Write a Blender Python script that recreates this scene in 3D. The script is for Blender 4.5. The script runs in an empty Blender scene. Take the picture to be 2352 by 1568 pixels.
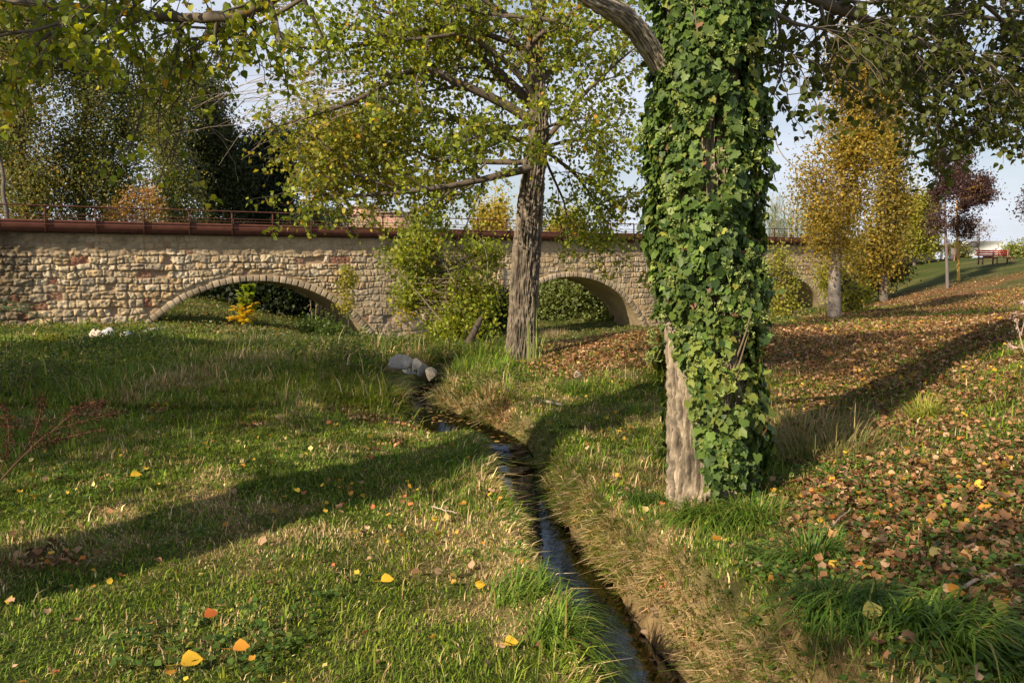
import bpy, math, random
import numpy as np
from mathutils import Matrix, Vector
random.seed(7); rng = np.random.default_rng(7)
scn = bpy.context.scene
R = math.radians

# ------------------------------------------------------------------ camera
PITCH = R(5.8); EYE = np.array([0.0, 0.0, 1.6]); FPX = 1829.33
cam_d = bpy.data.cameras.new('camera'); cam_d.lens = 28; cam_d.sensor_width = 36
cam_d.clip_start = 0.05; cam_d.clip_end = 3000
cam = bpy.data.objects.new('camera', cam_d); scn.collection.objects.link(cam)
cam.location = EYE; cam.rotation_euler = (math.pi/2 - PITCH, 0, 0); scn.camera = cam

# ------------------------------------------------------------------ light
SUN_AZ = R(228); SUN_EL = R(31)      # direction towards the sun, behind and left of the camera
sdir = Vector((math.cos(SUN_EL)*math.cos(SUN_AZ), math.cos(SUN_EL)*math.sin(SUN_AZ), math.sin(SUN_EL)))
sun_d = bpy.data.lights.new('sun', 'SUN'); sun_d.energy = 5.0; sun_d.angle = R(0.55); sun_d.color = (1.0, 0.85, 0.62)
sun = bpy.data.objects.new('sun', sun_d); scn.collection.objects.link(sun)
sun.rotation_euler = (-sdir).to_track_quat('-Z', 'Y').to_euler()
world = bpy.data.worlds.new('World'); scn.world = world; world.use_nodes = True
nt = world.node_tree; nt.nodes.clear()
o = nt.nodes.new('ShaderNodeOutputWorld'); bg = nt.nodes.new('ShaderNodeBackground')
sk = nt.nodes.new('ShaderNodeTexSky'); sk.sky_type = 'NISHITA'; sk.sun_disc = False
sk.sun_elevation = SUN_EL; sk.sun_rotation = math.pi/2 - SUN_AZ; sk.dust_density = 1.5; sk.air_density = 1.0
tc = nt.nodes.new('ShaderNodeTexCoord'); mp = nt.nodes.new('ShaderNodeMapping'); mp.inputs['Scale'].default_value = (1.6, 1.6, 5.0)
nz = nt.nodes.new('ShaderNodeTexNoise'); nz.inputs['Scale'].default_value = 1.7; nz.inputs['Detail'].default_value = 5; nz.inputs['Roughness'].default_value = .55
cr = nt.nodes.new('ShaderNodeValToRGB'); cr.color_ramp.elements[0].position = .34; cr.color_ramp.elements[0].color = (.35,)*3+(1,)
cr.color_ramp.elements[1].position = .62; cr.color_ramp.elements[1].color = (.95,)*3+(1,)
mx = nt.nodes.new('ShaderNodeMix'); mx.data_type = 'RGBA'
mx.inputs['B'].default_value = (8.3, 8.8, 10.0, 1)
L = nt.links.new
L(tc.outputs['Generated'], mp.inputs['Vector']); L(mp.outputs['Vector'], nz.inputs['Vector']); L(nz.outputs['Fac'], cr.inputs['Fac'])
sx = nt.nodes.new('ShaderNodeSeparateXYZ'); L(tc.outputs['Generated'], sx.inputs[0])
el = nt.nodes.new('ShaderNodeMapRange'); el.inputs['From Min'].default_value = .30; el.inputs['From Max'].default_value = .62; el.inputs['To Min'].default_value = 1.0; el.inputs['To Max'].default_value = .25; L(sx.outputs['Z'], el.inputs['Value'])
ml_ = nt.nodes.new('ShaderNodeMath'); ml_.operation = 'MULTIPLY'; L(cr.outputs['Color'], ml_.inputs[0]); L(el.outputs['Result'], ml_.inputs[1]); L(ml_.outputs[0], mx.inputs['Factor']); L(sk.outputs['Color'], mx.inputs['A']); L(mx.outputs['Result'], bg.inputs['Color'])
bg.inputs['Strength'].default_value = 0.068; L(bg.outputs[0], o.inputs[0])
scn.view_settings.view_transform = 'Standard'; scn.view_settings.look = 'None'; scn.view_settings.exposure = 0.62; scn.view_settings.gamma = 1
try:
    scn.cycles.max_bounces = 6; scn.cycles.diffuse_bounces = 3; scn.cycles.transmission_bounces = 4; scn.cycles.transparent_max_bounces = 6
    scn.cycles.use_denoising = True; scn.cycles.adaptive_threshold = .01
except Exception: pass

# ------------------------------------------------------------------ noise
def _h(ix, iy, iz, seed):
    h = (ix.astype(np.int64)*374761393 + iy.astype(np.int64)*668265263 + iz.astype(np.int64)*2147483647 + seed*1274126177) & 0xffffffff
    h = ((h ^ (h >> 13))*1274126177) & 0xffffffff
    h = ((h ^ (h >> 16))*2246822519) & 0xffffffff
    return ((h >> 8) & 0xffff)/65535.0
def vn(x, y, z=None, seed=0):
    x = np.asarray(x, float); y = np.asarray(y, float); z = np.zeros_like(x) if z is None else np.asarray(z, float)
    fx, fy, fz = np.floor(x), np.floor(y), np.floor(z); a, b, c = x-fx, y-fy, z-fz
    a = a*a*(3-2*a); b = b*b*(3-2*b); c = c*c*(3-2*c); r = 0
    for i in (0, 1):
        for j in (0, 1):
            for k in ((0, 1) if np.any(c) else (0,)):
                w = (a if i else 1-a)*(b if j else 1-b)*(c if k else 1-c)
                r = r + w*_h(fx+i, fy+j, fz+k, seed)
    return r
def fbm(x, y, z=None, seed=0, o=4, g=.5):
    r = 0; a = 1; t = 0
    for i in range(o):
        f = 2**i; r = r + a*vn(np.asarray(x)*f, np.asarray(y)*f, None if z is None else np.asarray(z)*f, seed+i*17); t += a; a *= g
    return r/t
def sstep(a, b, x):
    t = np.clip((x-a)/(b-a), 0, 1); return t*t*(3-2*t)

# ------------------------------------------------------------------ photo geometry -> world
def ray(X, Y):
    u = (X-1176)/FPX; v = (784-Y)/FPX
    return np.array([u, math.cos(PITCH)+v*math.sin(PITCH), -math.sin(PITCH)+v*math.cos(PITCH)])
def at(X, Y, depth):
    d = ray(X, Y); return EYE + d*(depth/d[1])

# ------------------------------------------------------------------ terrain
COLS = np.array([-1700, -500, 0, 400, 800, 1176, 1330, 1500, 1700, 1900, 2100, 2352, 2900, 4200], float)
RC = (COLS-1176)/FPX
DEP = np.array([1.5, 2.5, 3.5, 5, 7, 10, 14, 20, 28, 36, 44, 52, 64, 80, 120, 500], float)
ZT = np.array([
 #1.5  2.5   3.5   5     7     10    14    20    28    36    44    52    64    80   120   500
 [.05, .05,  .05,  .05,  .05,  .1,   .0,  -.2,  -.6,  -.9,  -.9,  -.6,  0.0,  .5,   1.0,  1.0],
 [.02, .02,  .02,  .02,  .05,  .05, -.05, -.3,  -.8, -1.05,-.9,  -.4,   .4,   .8,  1.0,  1.0],
 [0,   0,    0,    0,    .02,  .0,  -.1,  -.35, -.9, -1.2, -.8,   .0,   .6,   .9,  1.0,  1.0],
 [0,   0,    0,    0,    0,    0,   -.1,  -.38, -.95,-1.25,-.75,  .2,   .7,   .9,  1.0,  1.0],
 [0,   0,    0,    0,    0,    -.02,-.12, -.6, -1.34,-2.1, -2.5, -1.6,  .2,   .8,  1.0,  1.0],
 [0,   0,    0,    0,    0,    .02, 0.0,  -.6, -1.6, -2.4, -2.7, -2.7, -1.2,  .3,  .8,   1.0],
 [.02, .02,  .0,   .0,   .02,  .08, .15,  -.5, -1.4, -2.2, -2.6, -2.7, -1.4,  .3,  .8,   1.0],
 [.1,  .1,   .06,  .03,  .05,  .18, .33,  -.4, -1.1, -1.8, -2.3, -2.5, -1.4,  .3,  .8,   1.0],
 [.2,  .2,   .15,  .12,  .12,  .18, .31,  -.1,  -.8, -1.5, -2.0, -2.2, -1.2,  .3,  .8,   1.0],
 [.28, .28,  .26,  .24,  .2,   .2,  .2,   .02,  -.3,  -.8, -1.3, -1.8, -1.6,  .3,  .9,   1.0],
 [.32, .33,  .33,  .33,  .33,  .35, .3,   .1,   -.1,  -.15, .0,   .3,  1.35, 1.6,  1.5,  1.2],
 [.38, .38,  .40,  .46,   .58,  .74,  .58,   .3,   .2,   .55, 1.15, 1.72, 1.75, 1.75, 1.6,  1.3],
 [.5,  .5,   .55,   .7,   .9,  1.1,  1.0,   .8,   .7,  1.0,  1.5,  1.8,  1.9,  1.9,  1.7,  1.4],
 [.6,  .6,   .7,   .8,   1.0,  1.2, 1.3,  1.3,  1.2, 1.4,  1.7,  1.9,  2.0,  2.0,  1.8,  1.5]])
def cat(p0, p1, p2, p3, t):
    return .5*((2*p1)+(-p0+p2)*t+(2*p0-5*p1+4*p2-p3)*t*t+(-p0+3*p1-3*p2+p3)*t**3)
LD = np.log(DEP)
def base_z(x, y):
    x = np.asarray(x, float); y = np.asarray(y, float)
    ye = np.clip(y, 1.9, 499); r = np.clip(x/ye, RC[0]+1e-3, RC[-1]-1e-3); l = np.log(ye)
    i = np.clip(np.searchsorted(RC, r)-1, 0, len(RC)-2); j = np.clip(np.searchsorted(LD, l)-1, 0, len(LD)-2)
    tr = (r-RC[i])/(RC[i+1]-RC[i]); tl = (l-LD[j])/(LD[j+1]-LD[j])
    def col(ii):
        g = lambda jj: ZT[ii, np.clip(jj, 0, len(LD)-1)]
        return cat(g(j-1), g(j), g(j+1), g(j+2), tl)
    n = len(RC)-1
    c = [col(np.clip(i+k, 0, n)) for k in (-1, 0, 1, 2)]
    return cat(c[0], c[1], c[2], c[3], tr)
WZ = -0.30; WUP = -0.19
def wlev(y): t_ = np.clip((np.asarray(y)-6.95)/.75, 0, 1); return WZ+(WUP-WZ)*t_*t_*(3-2*t_)
SP = [(1495,1660,.21),(1450,1568,.205),(1378,1450,.19),(1308,1330,.175),(1242,1230,.165),(1195,1140,.165),(1172,1075,.18),(1168,1045,.20),(1120,1005,.17),(1040,972,.24),(985,948,.20),(960,925,.10),(975,900,.07),(1000,875,.08)]
sp = []
for X, Y, w in SP:
    d = ray(X, Y); t = ((WZ if Y > 1060 else WUP)-EYE[2])/d[2]; q = EYE+d*t; sp.append((q[0], q[1], w))
sp = [(sp[0][0]+.15, sp[0][1]-1.2, .2)] + sp + [(sp[-1][0]+.3, sp[-1][1]+2.0, .08), (sp[-1][0]+.9, sp[-1][1]+5.0, .1)]
def dens(pts, k=8):
    P = np.array(pts); out = []
    for a in range(len(P)-1):
        p0 = P[max(a-1, 0)]; p1 = P[a]; p2 = P[a+1]; p3 = P[min(a+2, len(P)-1)]
        for q in range(k): out.append(cat(p0, p1, p2, p3, q/k))
    out.append(P[-1]); return np.array(out)
SPD = dens(sp)
def stream_d(x, y):
    """distance to the stream centre line, water half width there, side (+1 right bank)"""
    x = np.asarray(x, float).ravel(); y = np.asarray(y, float).ravel()
    best = np.full(x.shape, 1e9); w = np.full(x.shape, .2); side = np.zeros(x.shape)
    m = (x > -4) & (x < 5) & (y < 22)
    xs, ys = x[m], y[m]; b = np.full(xs.shape, 1e9); ww = np.full(xs.shape, .2); ss = np.zeros(xs.shape)
    for a in range(len(SPD)-1):
        ax, ay, aw = SPD[a]; bx, by, bw = SPD[a+1]; dx, dy = bx-ax, by-ay
        t = np.clip(((xs-ax)*dx+(ys-ay)*dy)/(dx*dx+dy*dy), 0, 1)
        d = np.hypot(xs-ax-t*dx, ys-ay-t*dy); k = d < b
        b = np.where(k, d, b); ww = np.where(k, aw+(bw-aw)*t, ww); ss = np.where(k, np.sign((xs-ax)*dy-(ys-ay)*dx), ss)
    best[m] = b; w[m] = ww; side[m] = ss
    return best, w, side
def H(x, y):
    x = np.asarray(x, float); y = np.asarray(y, float); sh = x.shape
    z = base_z(x, y)
    z = z + (fbm(x*.9, y*.9, seed=3)-.5)*.10*np.clip(y/6, .5, 1.6) + (fbm(x*5, y*5, seed=9, o=3)-.5)*.035
    d, w, s = stream_d(x, y); d = d.reshape(sh); w = w.reshape(sh); s = s.reshape(sh)
    d = d + (fbm(x*3.2, y*3.2, seed=31, o=3)-.5)*.12*sstep(.05, .3, d)
    up = sstep(7.2, 7.8, y); wl = wlev(y)
    bank = np.where(s > 0, .26+.02*up, .15+.4*up*(1-sstep(8.7, 9.6, y))); bank = bank*(.8+.6*vn(x*1.3, y*1.3, seed=77))
    t = sstep(w-.06, w+bank, d)
    near_low = (s < 0)*up*(1-sstep(8.7, 9.6, y))*(1-sstep(.2, 1.5, d-w)); z = z*(1-near_low)+np.minimum(z, wl+.05)*near_low
    z = z+(s > 0)*up*.05*np.exp(-((d-w-.35)/.25)**2)
    lip = .05*np.exp(-((d-w-bank*1.1)/.16)**2)*(1-up)
    return (wl-.12)*(1-t)+(z+lip*np.sign(t))*t
def hit(X, Y, off=0.0):
    d = ray(X, Y); ts = np.geomspace(1.5, 400, 3000)
    P = EYE[None]+d[None]*ts[:, None]; g = base_z(P[:, 0], P[:, 1])+off
    k = np.argmax(P[:, 2] < g)
    return P[k]
def Hs(x, y): return float(H(np.array([x]), np.array([y]))[0])

# ------------------------------------------------------------------ object helpers
COL = scn.collection
def tag(o, label=None, cat=None, group=None, kind=None):
    if label: o['label'] = label
    if cat: o['category'] = cat
    if group: o['group'] = group
    if kind: o['kind'] = kind
    return o
def thing(name, label, cat, loc, group=None):
    o = bpy.data.objects.new(name, None); COL.objects.link(o); o.location = tuple(float(v) for v in loc); o.empty_display_size = .2
    return tag(o, label, cat, group)
def attach(o, parent):
    if parent is not None:
        q = parent; off = Vector((0, 0, 0))
        while q is not None: off = off + q.location; q = q.parent
        if parent.type != 'EMPTY': off = Vector((0, 0, 0)); q = parent; 
        o.parent = parent
        if parent.type == 'EMPTY': o.matrix_parent_inverse = Matrix.Translation(-parent.location)
    return o
class MB:
    def __init__(s): s.v = []; s.c = []; s.f = {}; s.n = 0
    def add(s, v, faces, col=(1, 1, 1)):
        v = np.asarray(v, float).reshape(-1, 3); faces = np.asarray(faces, int)
        c = np.asarray(col, float)
        if c.ndim == 1: c = np.tile(c, (len(v), 1))
        s.v.append(v); s.c.append(c); s.f.setdefault(faces.shape[1], []).append(faces+s.n); s.n += len(v)
    def box(s, lo, hi, col=(1, 1, 1), M=None):
        x0, y0, z0 = lo; x1, y1, z1 = hi
        v = np.array([[x0,y0,z0],[x1,y0,z0],[x1,y1,z0],[x0,y1,z0],[x0,y0,z1],[x1,y0,z1],[x1,y1,z1],[x0,y1,z1]], float)
        if M is not None: v = M(v)
        s.add(v, [[0,3,2,1],[4,5,6,7],[0,1,5,4],[1,2,6,5],[2,3,7,6],[3,0,4,7]], col)
    def build(s, name, mat, parent=None, smooth=False):
        V = np.concatenate(s.v); C = np.concatenate(s.c); me = bpy.data.meshes.new(name)
        ks = sorted(s.f); F = [np.concatenate(s.f[k]) for k in ks]
        nl = sum(f.size for f in F); nf = sum(len(f) for f in F)
        me.vertices.add(len(V)); me.vertices.foreach_set('co', V.astype(np.float32).ravel())
        me.loops.add(nl); me.loops.foreach_set('vertex_index', np.concatenate([f.ravel() for f in F]).astype(np.int32))
        tot = np.concatenate([np.full(len(f), k) for f, k in zip(F, ks)]); st = np.concatenate([[0], np.cumsum(tot)[:-1]])
        me.polygons.add(nf); me.polygons.foreach_set('loop_start', st.astype(np.int32)); me.polygons.foreach_set('loop_total', tot.astype(np.int32))
        if smooth: me.polygons.foreach_set('use_smooth', np.ones(nf, bool))
        me.update(calc_edges=True)
        a = me.color_attributes.new('Col', 'FLOAT_COLOR', 'POINT')
        a.data.foreach_set('color', np.hstack([C, np.ones((len(C), 1))]).astype(np.float32).ravel())
        me.materials.append(mat)
        o = bpy.data.objects.new(name, me); COL.objects.link(o); attach(o, parent); return o
def grid_faces(nu, nv, wrap=False):
    i = np.arange(nu-1)[:, None]; j = np.arange(nv if wrap else nv-1)[None]; j2 = (j+1) % nv
    return np.stack([(i*nv+j), ((i+1)*nv+j), ((i+1)*nv+j2), (i*nv+j2)], -1).reshape(-1, 4)

# ------------------------------------------------------------------ materials
def material(name, rough=.8, spec=.25, trans=0, tcol=(1, 1, 1), noise=(8, .25), bump=None, col=None, metal=0, coat=0):
    m = bpy.data.materials.new(name); m.use_nodes = True; t = m.node_tree; n = t.nodes; n.clear(); l = t.links.new
    out = n.new('ShaderNodeOutputMaterial'); p = n.new('ShaderNodeBsdfPrincipled')
    p.inputs['Roughness'].default_value = rough; p.inputs['Specular IOR Level'].default_value = spec; p.inputs['Metallic'].default_value = metal
    if col is None:
        a = n.new('ShaderNodeAttribute'); a.attribute_name = 'Col'; src = a.outputs['Color']
    else:
        a = n.new('ShaderNodeRGB'); a.outputs[0].default_value = (*col, 1); src = a.outputs[0]
    co = n.new('ShaderNodeTexCoord')
    if noise:
        z = n.new('ShaderNodeTexNoise'); z.inputs['Scale'].default_value = noise[0]; z.inputs['Detail'].default_value = 5; l(co.outputs['Object'], z.inputs['Vector'])
        r = n.new('ShaderNodeMapRange'); r.inputs['From Min'].default_value = .25; r.inputs['From Max'].default_value = .75
        r.inputs['To Min'].default_value = 1-noise[1]; r.inputs['To Max'].default_value = 1+noise[1]; l(z.outputs['Fac'], r.inputs['Value'])
        x = n.new('ShaderNodeVectorMath'); x.operation = 'SCALE'; l(src, x.inputs[0]); l(r.outputs['Result'], x.inputs['Scale']); src = x.outputs[0]
    l(src, p.inputs['Base Color']); sh = p.outputs[0]
    if bump:
        z = n.new('ShaderNodeTexNoise'); z.inputs['Scale'].default_value = bump[0]; z.inputs['Detail'].default_value = 6; z.inputs['Roughness'].default_value = .65
        mp = n.new('ShaderNodeMapping'); mp.inputs['Scale'].default_value = bump[2] if len(bump) > 2 else (1, 1, 1)
        l(co.outputs['Object'], mp.inputs['Vector']); l(mp.outputs[0], z.inputs['Vector'])
        b = n.new('ShaderNodeBump'); b.inputs['Distance'].default_value = bump[1]; b.inputs['Strength'].default_value = 1; l(z.outputs['Fac'], b.inputs['Height']); l(b.outputs[0], p.inputs['Normal'])
    if trans:
        tr = n.new('ShaderNodeBsdfTranslucent'); x = n.new('ShaderNodeVectorMath'); x.operation = 'MULTIPLY'; x.inputs[1].default_value = tcol; l(src, x.inputs[0]); l(x.outputs[0], tr.inputs['Color'])
        mixn = n.new('ShaderNodeMixShader'); mixn.inputs[0].default_value = trans; l(sh, mixn.inputs[1]); l(tr.outputs[0], mixn.inputs[2]); sh = mixn.outputs[0]
    l(sh, out.inputs[0]); return m
M_leaf = material('leaf', .5, .35, .45, (1.7, 1.6, .6), noise=(3, .25))
M_ivy = material('ivy_leaf', .5, .3, .25, (1.4, 1.5, .7), noise=(6, .2))
M_grass = material('grass_blade', .6, .25, .3, (1.35, 1.3, .75), noise=(1.1, .25))
M_litter = material('dry_leaf', .7, .2, .15, (1.3, 1.1, .8), noise=(9, .25))
M_bark = material('bark', .92, .12, noise=(16, .4), bump=(48, .02, (1, 1, .35)))
M_twig = material('twig', .85, .2, noise=(12, .2))
M_ground = material('soil', .95, .1, noise=(14, .35), bump=(34, .03))
M_stone = material('limestone', .92, .15, noise=(9, .22), bump=(20, .02))
M_ring = material('dressed_stone', .9, .15, noise=(5, .2), bump=(26, .012))
M_rust = material('weathering_steel', .85, .15, noise=(3.5, .25), bump=(40, .002))
M_rock = material('pale_rock', .85, .2, noise=(4, .25), bump=(16, .015))
M_plain = material('painted', .6, .3, noise=(6, .1))

# ------------------------------------------------------------------ water material
M_water = bpy.data.materials.new('stream_water'); M_water.use_nodes = True
t = M_water.node_tree; n = t.nodes; n.clear(); out = n.new('ShaderNodeOutputMaterial')
g = n.new('ShaderNodeBsdfGlossy'); g.inputs['Roughness'].default_value = .04; g.inputs['Color'].default_value = (.15, .16, .175, 1)
tr = n.new('ShaderNodeBsdfTransparent'); tr.inputs['Color'].default_value = (.45, .33, .2, 1)
fr = n.new('ShaderNodeFresnel'); fr.inputs['IOR'].default_value = 1.33
mxs = n.new('ShaderNodeMixShader'); z = n.new('ShaderNodeTexNoise'); z.inputs['Scale'].default_value = 16; z.inputs['Detail'].default_value = 3
co = n.new('ShaderNodeTexCoord'); b = n.new('ShaderNodeBump'); b.inputs['Distance'].default_value = .0016; b.inputs['Strength'].default_value = .6
t.links.new(co.outputs['Object'], z.inputs['Vector']); t.links.new(z.outputs['Fac'], b.inputs['Height'])
t.links.new(b.outputs[0], g.inputs['Normal']); t.links.new(b.outputs[0], fr.inputs['Normal'])
df = n.new('ShaderNodeBsdfDiffuse'); df.inputs['Color'].default_value = (.10, .065, .03, 1); mx2 = n.new('ShaderNodeMixShader'); mx2.inputs[0].default_value = .4; t.links.new(tr.outputs[0], mx2.inputs[1]); t.links.new(df.outputs[0], mx2.inputs[2])
t.links.new(fr.outputs[0], mxs.inputs[0]); t.links.new(mx2.outputs[0], mxs.inputs[1]); t.links.new(g.outputs[0], mxs.inputs[2]); t.links.new(mxs.outputs[0], out.inputs[0])

# ------------------------------------------------------------------ cover masks (what grows where), world space
def litter_mask(x, y):
    n1 = fbm(x*1.1, y*1.1, seed=51); r = x/np.maximum(y, 1.5)
    m = .03+.16*sstep(.55, .75, n1)*(y > 0)
    mound = sstep(-.02, .1, r)*sstep(9.3, 11.5, y)*(1-sstep(17, 20, y))*sstep(.32, .5, n1+.15)
    bank = sstep(.30, .40, r)*sstep(2.0, 3.0, y)*(1-sstep(10.5, 15, y+5*(r-.4)))*sstep(.32, .54, n1+.06+.10*sstep(4.5,6.5,y))
    bank = bank*np.where(y > 5, .6+.4*sstep(.36, .5, fbm(x*.45, y*.7, seed=57)), 1)*(.7+.3*sstep(.3, .5, fbm(x*3, y*3, seed=56)))
    slope = sstep(.33, .42, r)*sstep(12, 16, y)*(1-sstep(36, 46, y))*(.15+.75*sstep(.44, .56, fbm(x*.16, y*.22, seed=59)))
    m = np.maximum(np.maximum(m, mound*.95), np.maximum(bank*.9, slope))
    lf = sstep(.58, .7, fbm(x*.8+7, y*.8, seed=58))*.5*(r < 0)*(y > 4)*(y < 9)
    return np.maximum(m, lf)
def dry_mask(x, y):
    d, w, s = stream_d(x, y); sh = np.shape(x); d = d.reshape(sh); w = w.reshape(sh); s = s.reshape(sh)
    n1 = fbm(x*.9, y*.9, seed=61); n2 = fbm(x*4, y*4, seed=63)
    bank = np.exp(-((d-w-.10)/.12)**2)*np.where(s > 0, np.where(y < 4.9, 1, .45), .2)
    rr_ = (x/np.maximum(y, 1) > .05)&(y < 5.5)
    return np.clip(bank+sstep(.45, .72, n1*.6+n2*.4)*.8*np.where(rr_, .25+.9*sstep(.45, .62, n2), 1), 0, 1)

# ------------------------------------------------------------------ ground
def axis(segs):
    out = []
    for a, b, st0, st1 in segs:
        q = a
        while q < b-1e-6:
            out.append(q); f = (q-a)/(b-a); q += st0*(st1/st0)**f
    out.append(segs[-1][1]); return np.array(out)
gx = axis([(-450, -60, 60, 4), (-60, -10, 4, .5), (-10, -3, .5, .07), (-3, 4.5, .05, .05), (4.5, 12, .07, .5), (12, 70, .5, 4), (70, 450, 4, 60)])
gy = axis([(-80, -4, 12, .8), (-4, 1.6, .6, .1), (1.6, 12, .05, .055), (12, 30, .07, .4), (30, 80, .4, 1.2), (80, 900, 1.5, 80)])
X, Y = np.meshgrid(gx, gy, indexing='ij'); Z = H(X, Y)
lm = litter_mask(X, Y)[..., None]; dm = dry_mask(X, Y)[..., None]
cg = np.array([.05, .075, .015]); cd = np.array([.32, .23, .115]); cl = np.array([.23, .12, .058]); cs = np.array([.12, .06, .028])
dm = dm*(1-.6*sstep(14, 20, Y)[..., None]); C = cg*(1-dm)+cd*dm; C = C*(1-lm)+cl*lm
far = sstep(18, 30, Y)[..., None]; C = C*(1-far*.0)
d, w, s = stream_d(X, Y); d = d.reshape(X.shape); w = w.reshape(X.shape)
k = (1-sstep(.0, .05, d-w))[..., None]; C = C*(1-k)+cs*k
mb = MB(); mb.add(np.stack([X, Y, Z], -1), grid_faces(len(gx), len(gy)), C.reshape(-1, 3))
ground = mb.build('ground', M_ground, smooth=True); tag(ground, kind='structure')

# water: a ribbon following the channel, with the small step at the weir
mb = MB(); tng = np.gradient(SPD[:, :2], axis=0); tng /= np.linalg.norm(tng, axis=1)[:, None]; nrm = np.stack([tng[:, 1], -tng[:, 0]], 1)
lat = np.linspace(-1, 1, 7)
P = SPD[:, None, :2]+nrm[:, None, :]*lat[None, :, None]*(SPD[:, None, 2:3]+.10)
wz = wlev(SPD[:, 1])[:, None]+0*P[..., 1]
mb.add(np.concatenate([P, wz[..., None]], -1), grid_faces(len(SPD), 7), (1, 1, 1))
water = mb.build('water', M_water, smooth=False); tag(water, kind='structure')

# ------------------------------------------------------------------ blades and leaves in bulk
def blades(mb, P, L_, W, az, lean, col, droop=.5):
    """curved grass blades: P base, L_ length, az direction of bending, lean 0..1"""
    n = len(P); a = az; dx, dy = np.cos(a), np.sin(a); sx, sy = -dy, dx
    pts = []
    for t_, wd in ((0, 1), (.5, .75), (1, 0)):
        h = L_*t_*(1-lean*.55*t_); o = L_*lean*(t_**1.6); z = h-L_*droop*lean*t_**3
        c = P+np.stack([dx*o, dy*o, z], 1)
        if wd: pts += [c-np.stack([sx, sy, 0*sx], 1)*(W*wd/2)[:, None], c+np.stack([sx, sy, 0*sx], 1)*(W*wd/2)[:, None]]
        else: pts.append(c)
    V = np.stack(pts, 1); b = np.arange(n)[:, None]*5
    c = np.repeat(col, 5, 0)
    k = mb.n; mb.add(V, np.concatenate([b+np.array([0, 1, 3, 2])]), c)
    mb.f.setdefault(3, []).append(b+np.array([2, 3, 4])+k)
HEART = np.array([[0, 0, 0], [-.36, .12, .06], [-.5, .38, .10], [-.3, .72, .05], [0, 1.05, -.04], [.3, .72, .05], [.5, .38, .10], [.36, .12, .06]])
HEART_F = [[0, 1, 2, 3], [0, 3, 4, 5], [0, 5, 6, 7]]
KITE = np.array([[0, 0, 0], [-.45, .42, .12], [0, 1, 0], [.45, .42, .12]]); KITE_F = [[0, 1, 2, 3]]
CURL = np.array([[0, 0, .05], [-.30, .12, .2], [-.40, .38, .38], [-.26, .72, .25], [0, .95, .30], [.28, .72, -.05], [.42, .38, .22], [.32, .12, .1]])
IVYL = np.array([[0, .1, .0], [-.24, -.06, .04], [-.50, .12, .05], [-.42, .34, .05], [-.46, .56, .0], [-.26, .68, .05], [0, 1.05, -.1], [.26, .68, .05], [.46, .56, .0], [.42, .34, .05], [.50, .12, .05], [.24, -.06, .04]])
IVYL_F3 = [[0, i, i+1] for i in range(1, 11)]
def orient(n, tip):
    n = n/np.linalg.norm(n, axis=1)[:, None]; y = tip-(tip*n).sum(1)[:, None]*n; y /= np.linalg.norm(y, axis=1)[:, None]+1e-9
    return np.cross(y, n), y, n
def leaves(mb, P, size, n, tip, col, shape=KITE, faces=KITE_F):
    x, y, z = orient(n, tip); s = np.asarray(size)[:, None, None]
    V = P[:, None]+s*(shape[None, :, 0:1]*x[:, None]+shape[None, :, 1:2]*y[:, None]+shape[None, :, 2:3]*z[:, None])
    k = len(shape); F = (np.arange(len(P))[:, None, None]*k+np.array(faces)[None]).reshape(-1, len(faces[0]))
    mb.add(V, F, np.repeat(col, k, 0))
def rdir(n, up=0):
    v = rng.normal(size=(n, 3)); v[:, 2] += up; return v/np.linalg.norm(v, axis=1)[:, None]
def pick(pal, n, var=.18):
    pal = np.array([p[:3] for p in pal]), np.array([p[3] for p in pal], float)
    i = rng.choice(len(pal[0]), n, p=pal[1]/pal[1].sum()); return pal[0][i]*rng.lognormal(0, var, (n, 1))

# ------------------------------------------------------------------ grass
def scatter(n, r0, r1, y0, y1):
    r = rng.uniform(r0, r1, n); y = np.exp(rng.uniform(math.log(y0), math.log(y1), n)); return r*y, y, n/((r1-r0)*math.log(y1/y0)*y*y)
x, y, dn = scatter(1500000, -.8, .85, 1.9, 34)
lmk = litter_mask(x, y); d, w, s = stream_d(x, y); dm = dry_mask(x, y)
bx_ = np.ones(len(x), bool)
for X_, Y_, q_ in ((248,770,.45),(288,772,.4),(345,762,.5),(728,794,.5),(792,804,.45),(925,845,.33),(962,850,.33),(985,855,.3),(940,860,.3),(880,832,.2),(1325,868,.13)):
    h_ = hit(X_, Y_); bx_ &= np.hypot(x-h_[0], (y-h_[1]+q_*1.2)*.45) > q_
dense = bx_*8500*np.clip(.75+.5*fbm(x*2, y*2, seed=5), .3, 1.2)
keep = (rng.random(len(x)) < np.minimum(1, dense/dn)*(1-.48*np.clip(lmk, 0, 1))) & (d > w+.045+.05*vn(x*6, y*6, seed=44)) & ~((y > 26) & (rng.random(len(x)) < .3))
x, y, dn, lmk, d, w, s, dm = [q[keep] for q in (x, y, dn, lmk, d, w, s, dm)]
sc = np.clip(np.sqrt(y/5), .85, 2.2)
tall = fbm(x*.7, y*.7, seed=15); near = np.exp(-((d-w-.10)/.12)**2)*(y < 12)
left_weeds = sstep(-.02, -.15, x/y)*0+((x/y < .0) & (y > 8.5))
Lh = (.018+.030*rng.random(len(x))+.05*sstep(.5, .78, tall)*rng.random(len(x)))*np.sqrt(sc)+near*(.06*(s > 0)+.03*(s < 0))*(y < 7.3)+left_weeds*(1-.8*sstep(15, 21, y))*.15*rng.random(len(x))*fbm(x*.5,y*.5,seed=71)*2
Wd = (.0022+.00072*y)*np.clip(rng.lognormal(0, .35, len(x)), .5, 2.4)*(1+.5*near)
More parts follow.
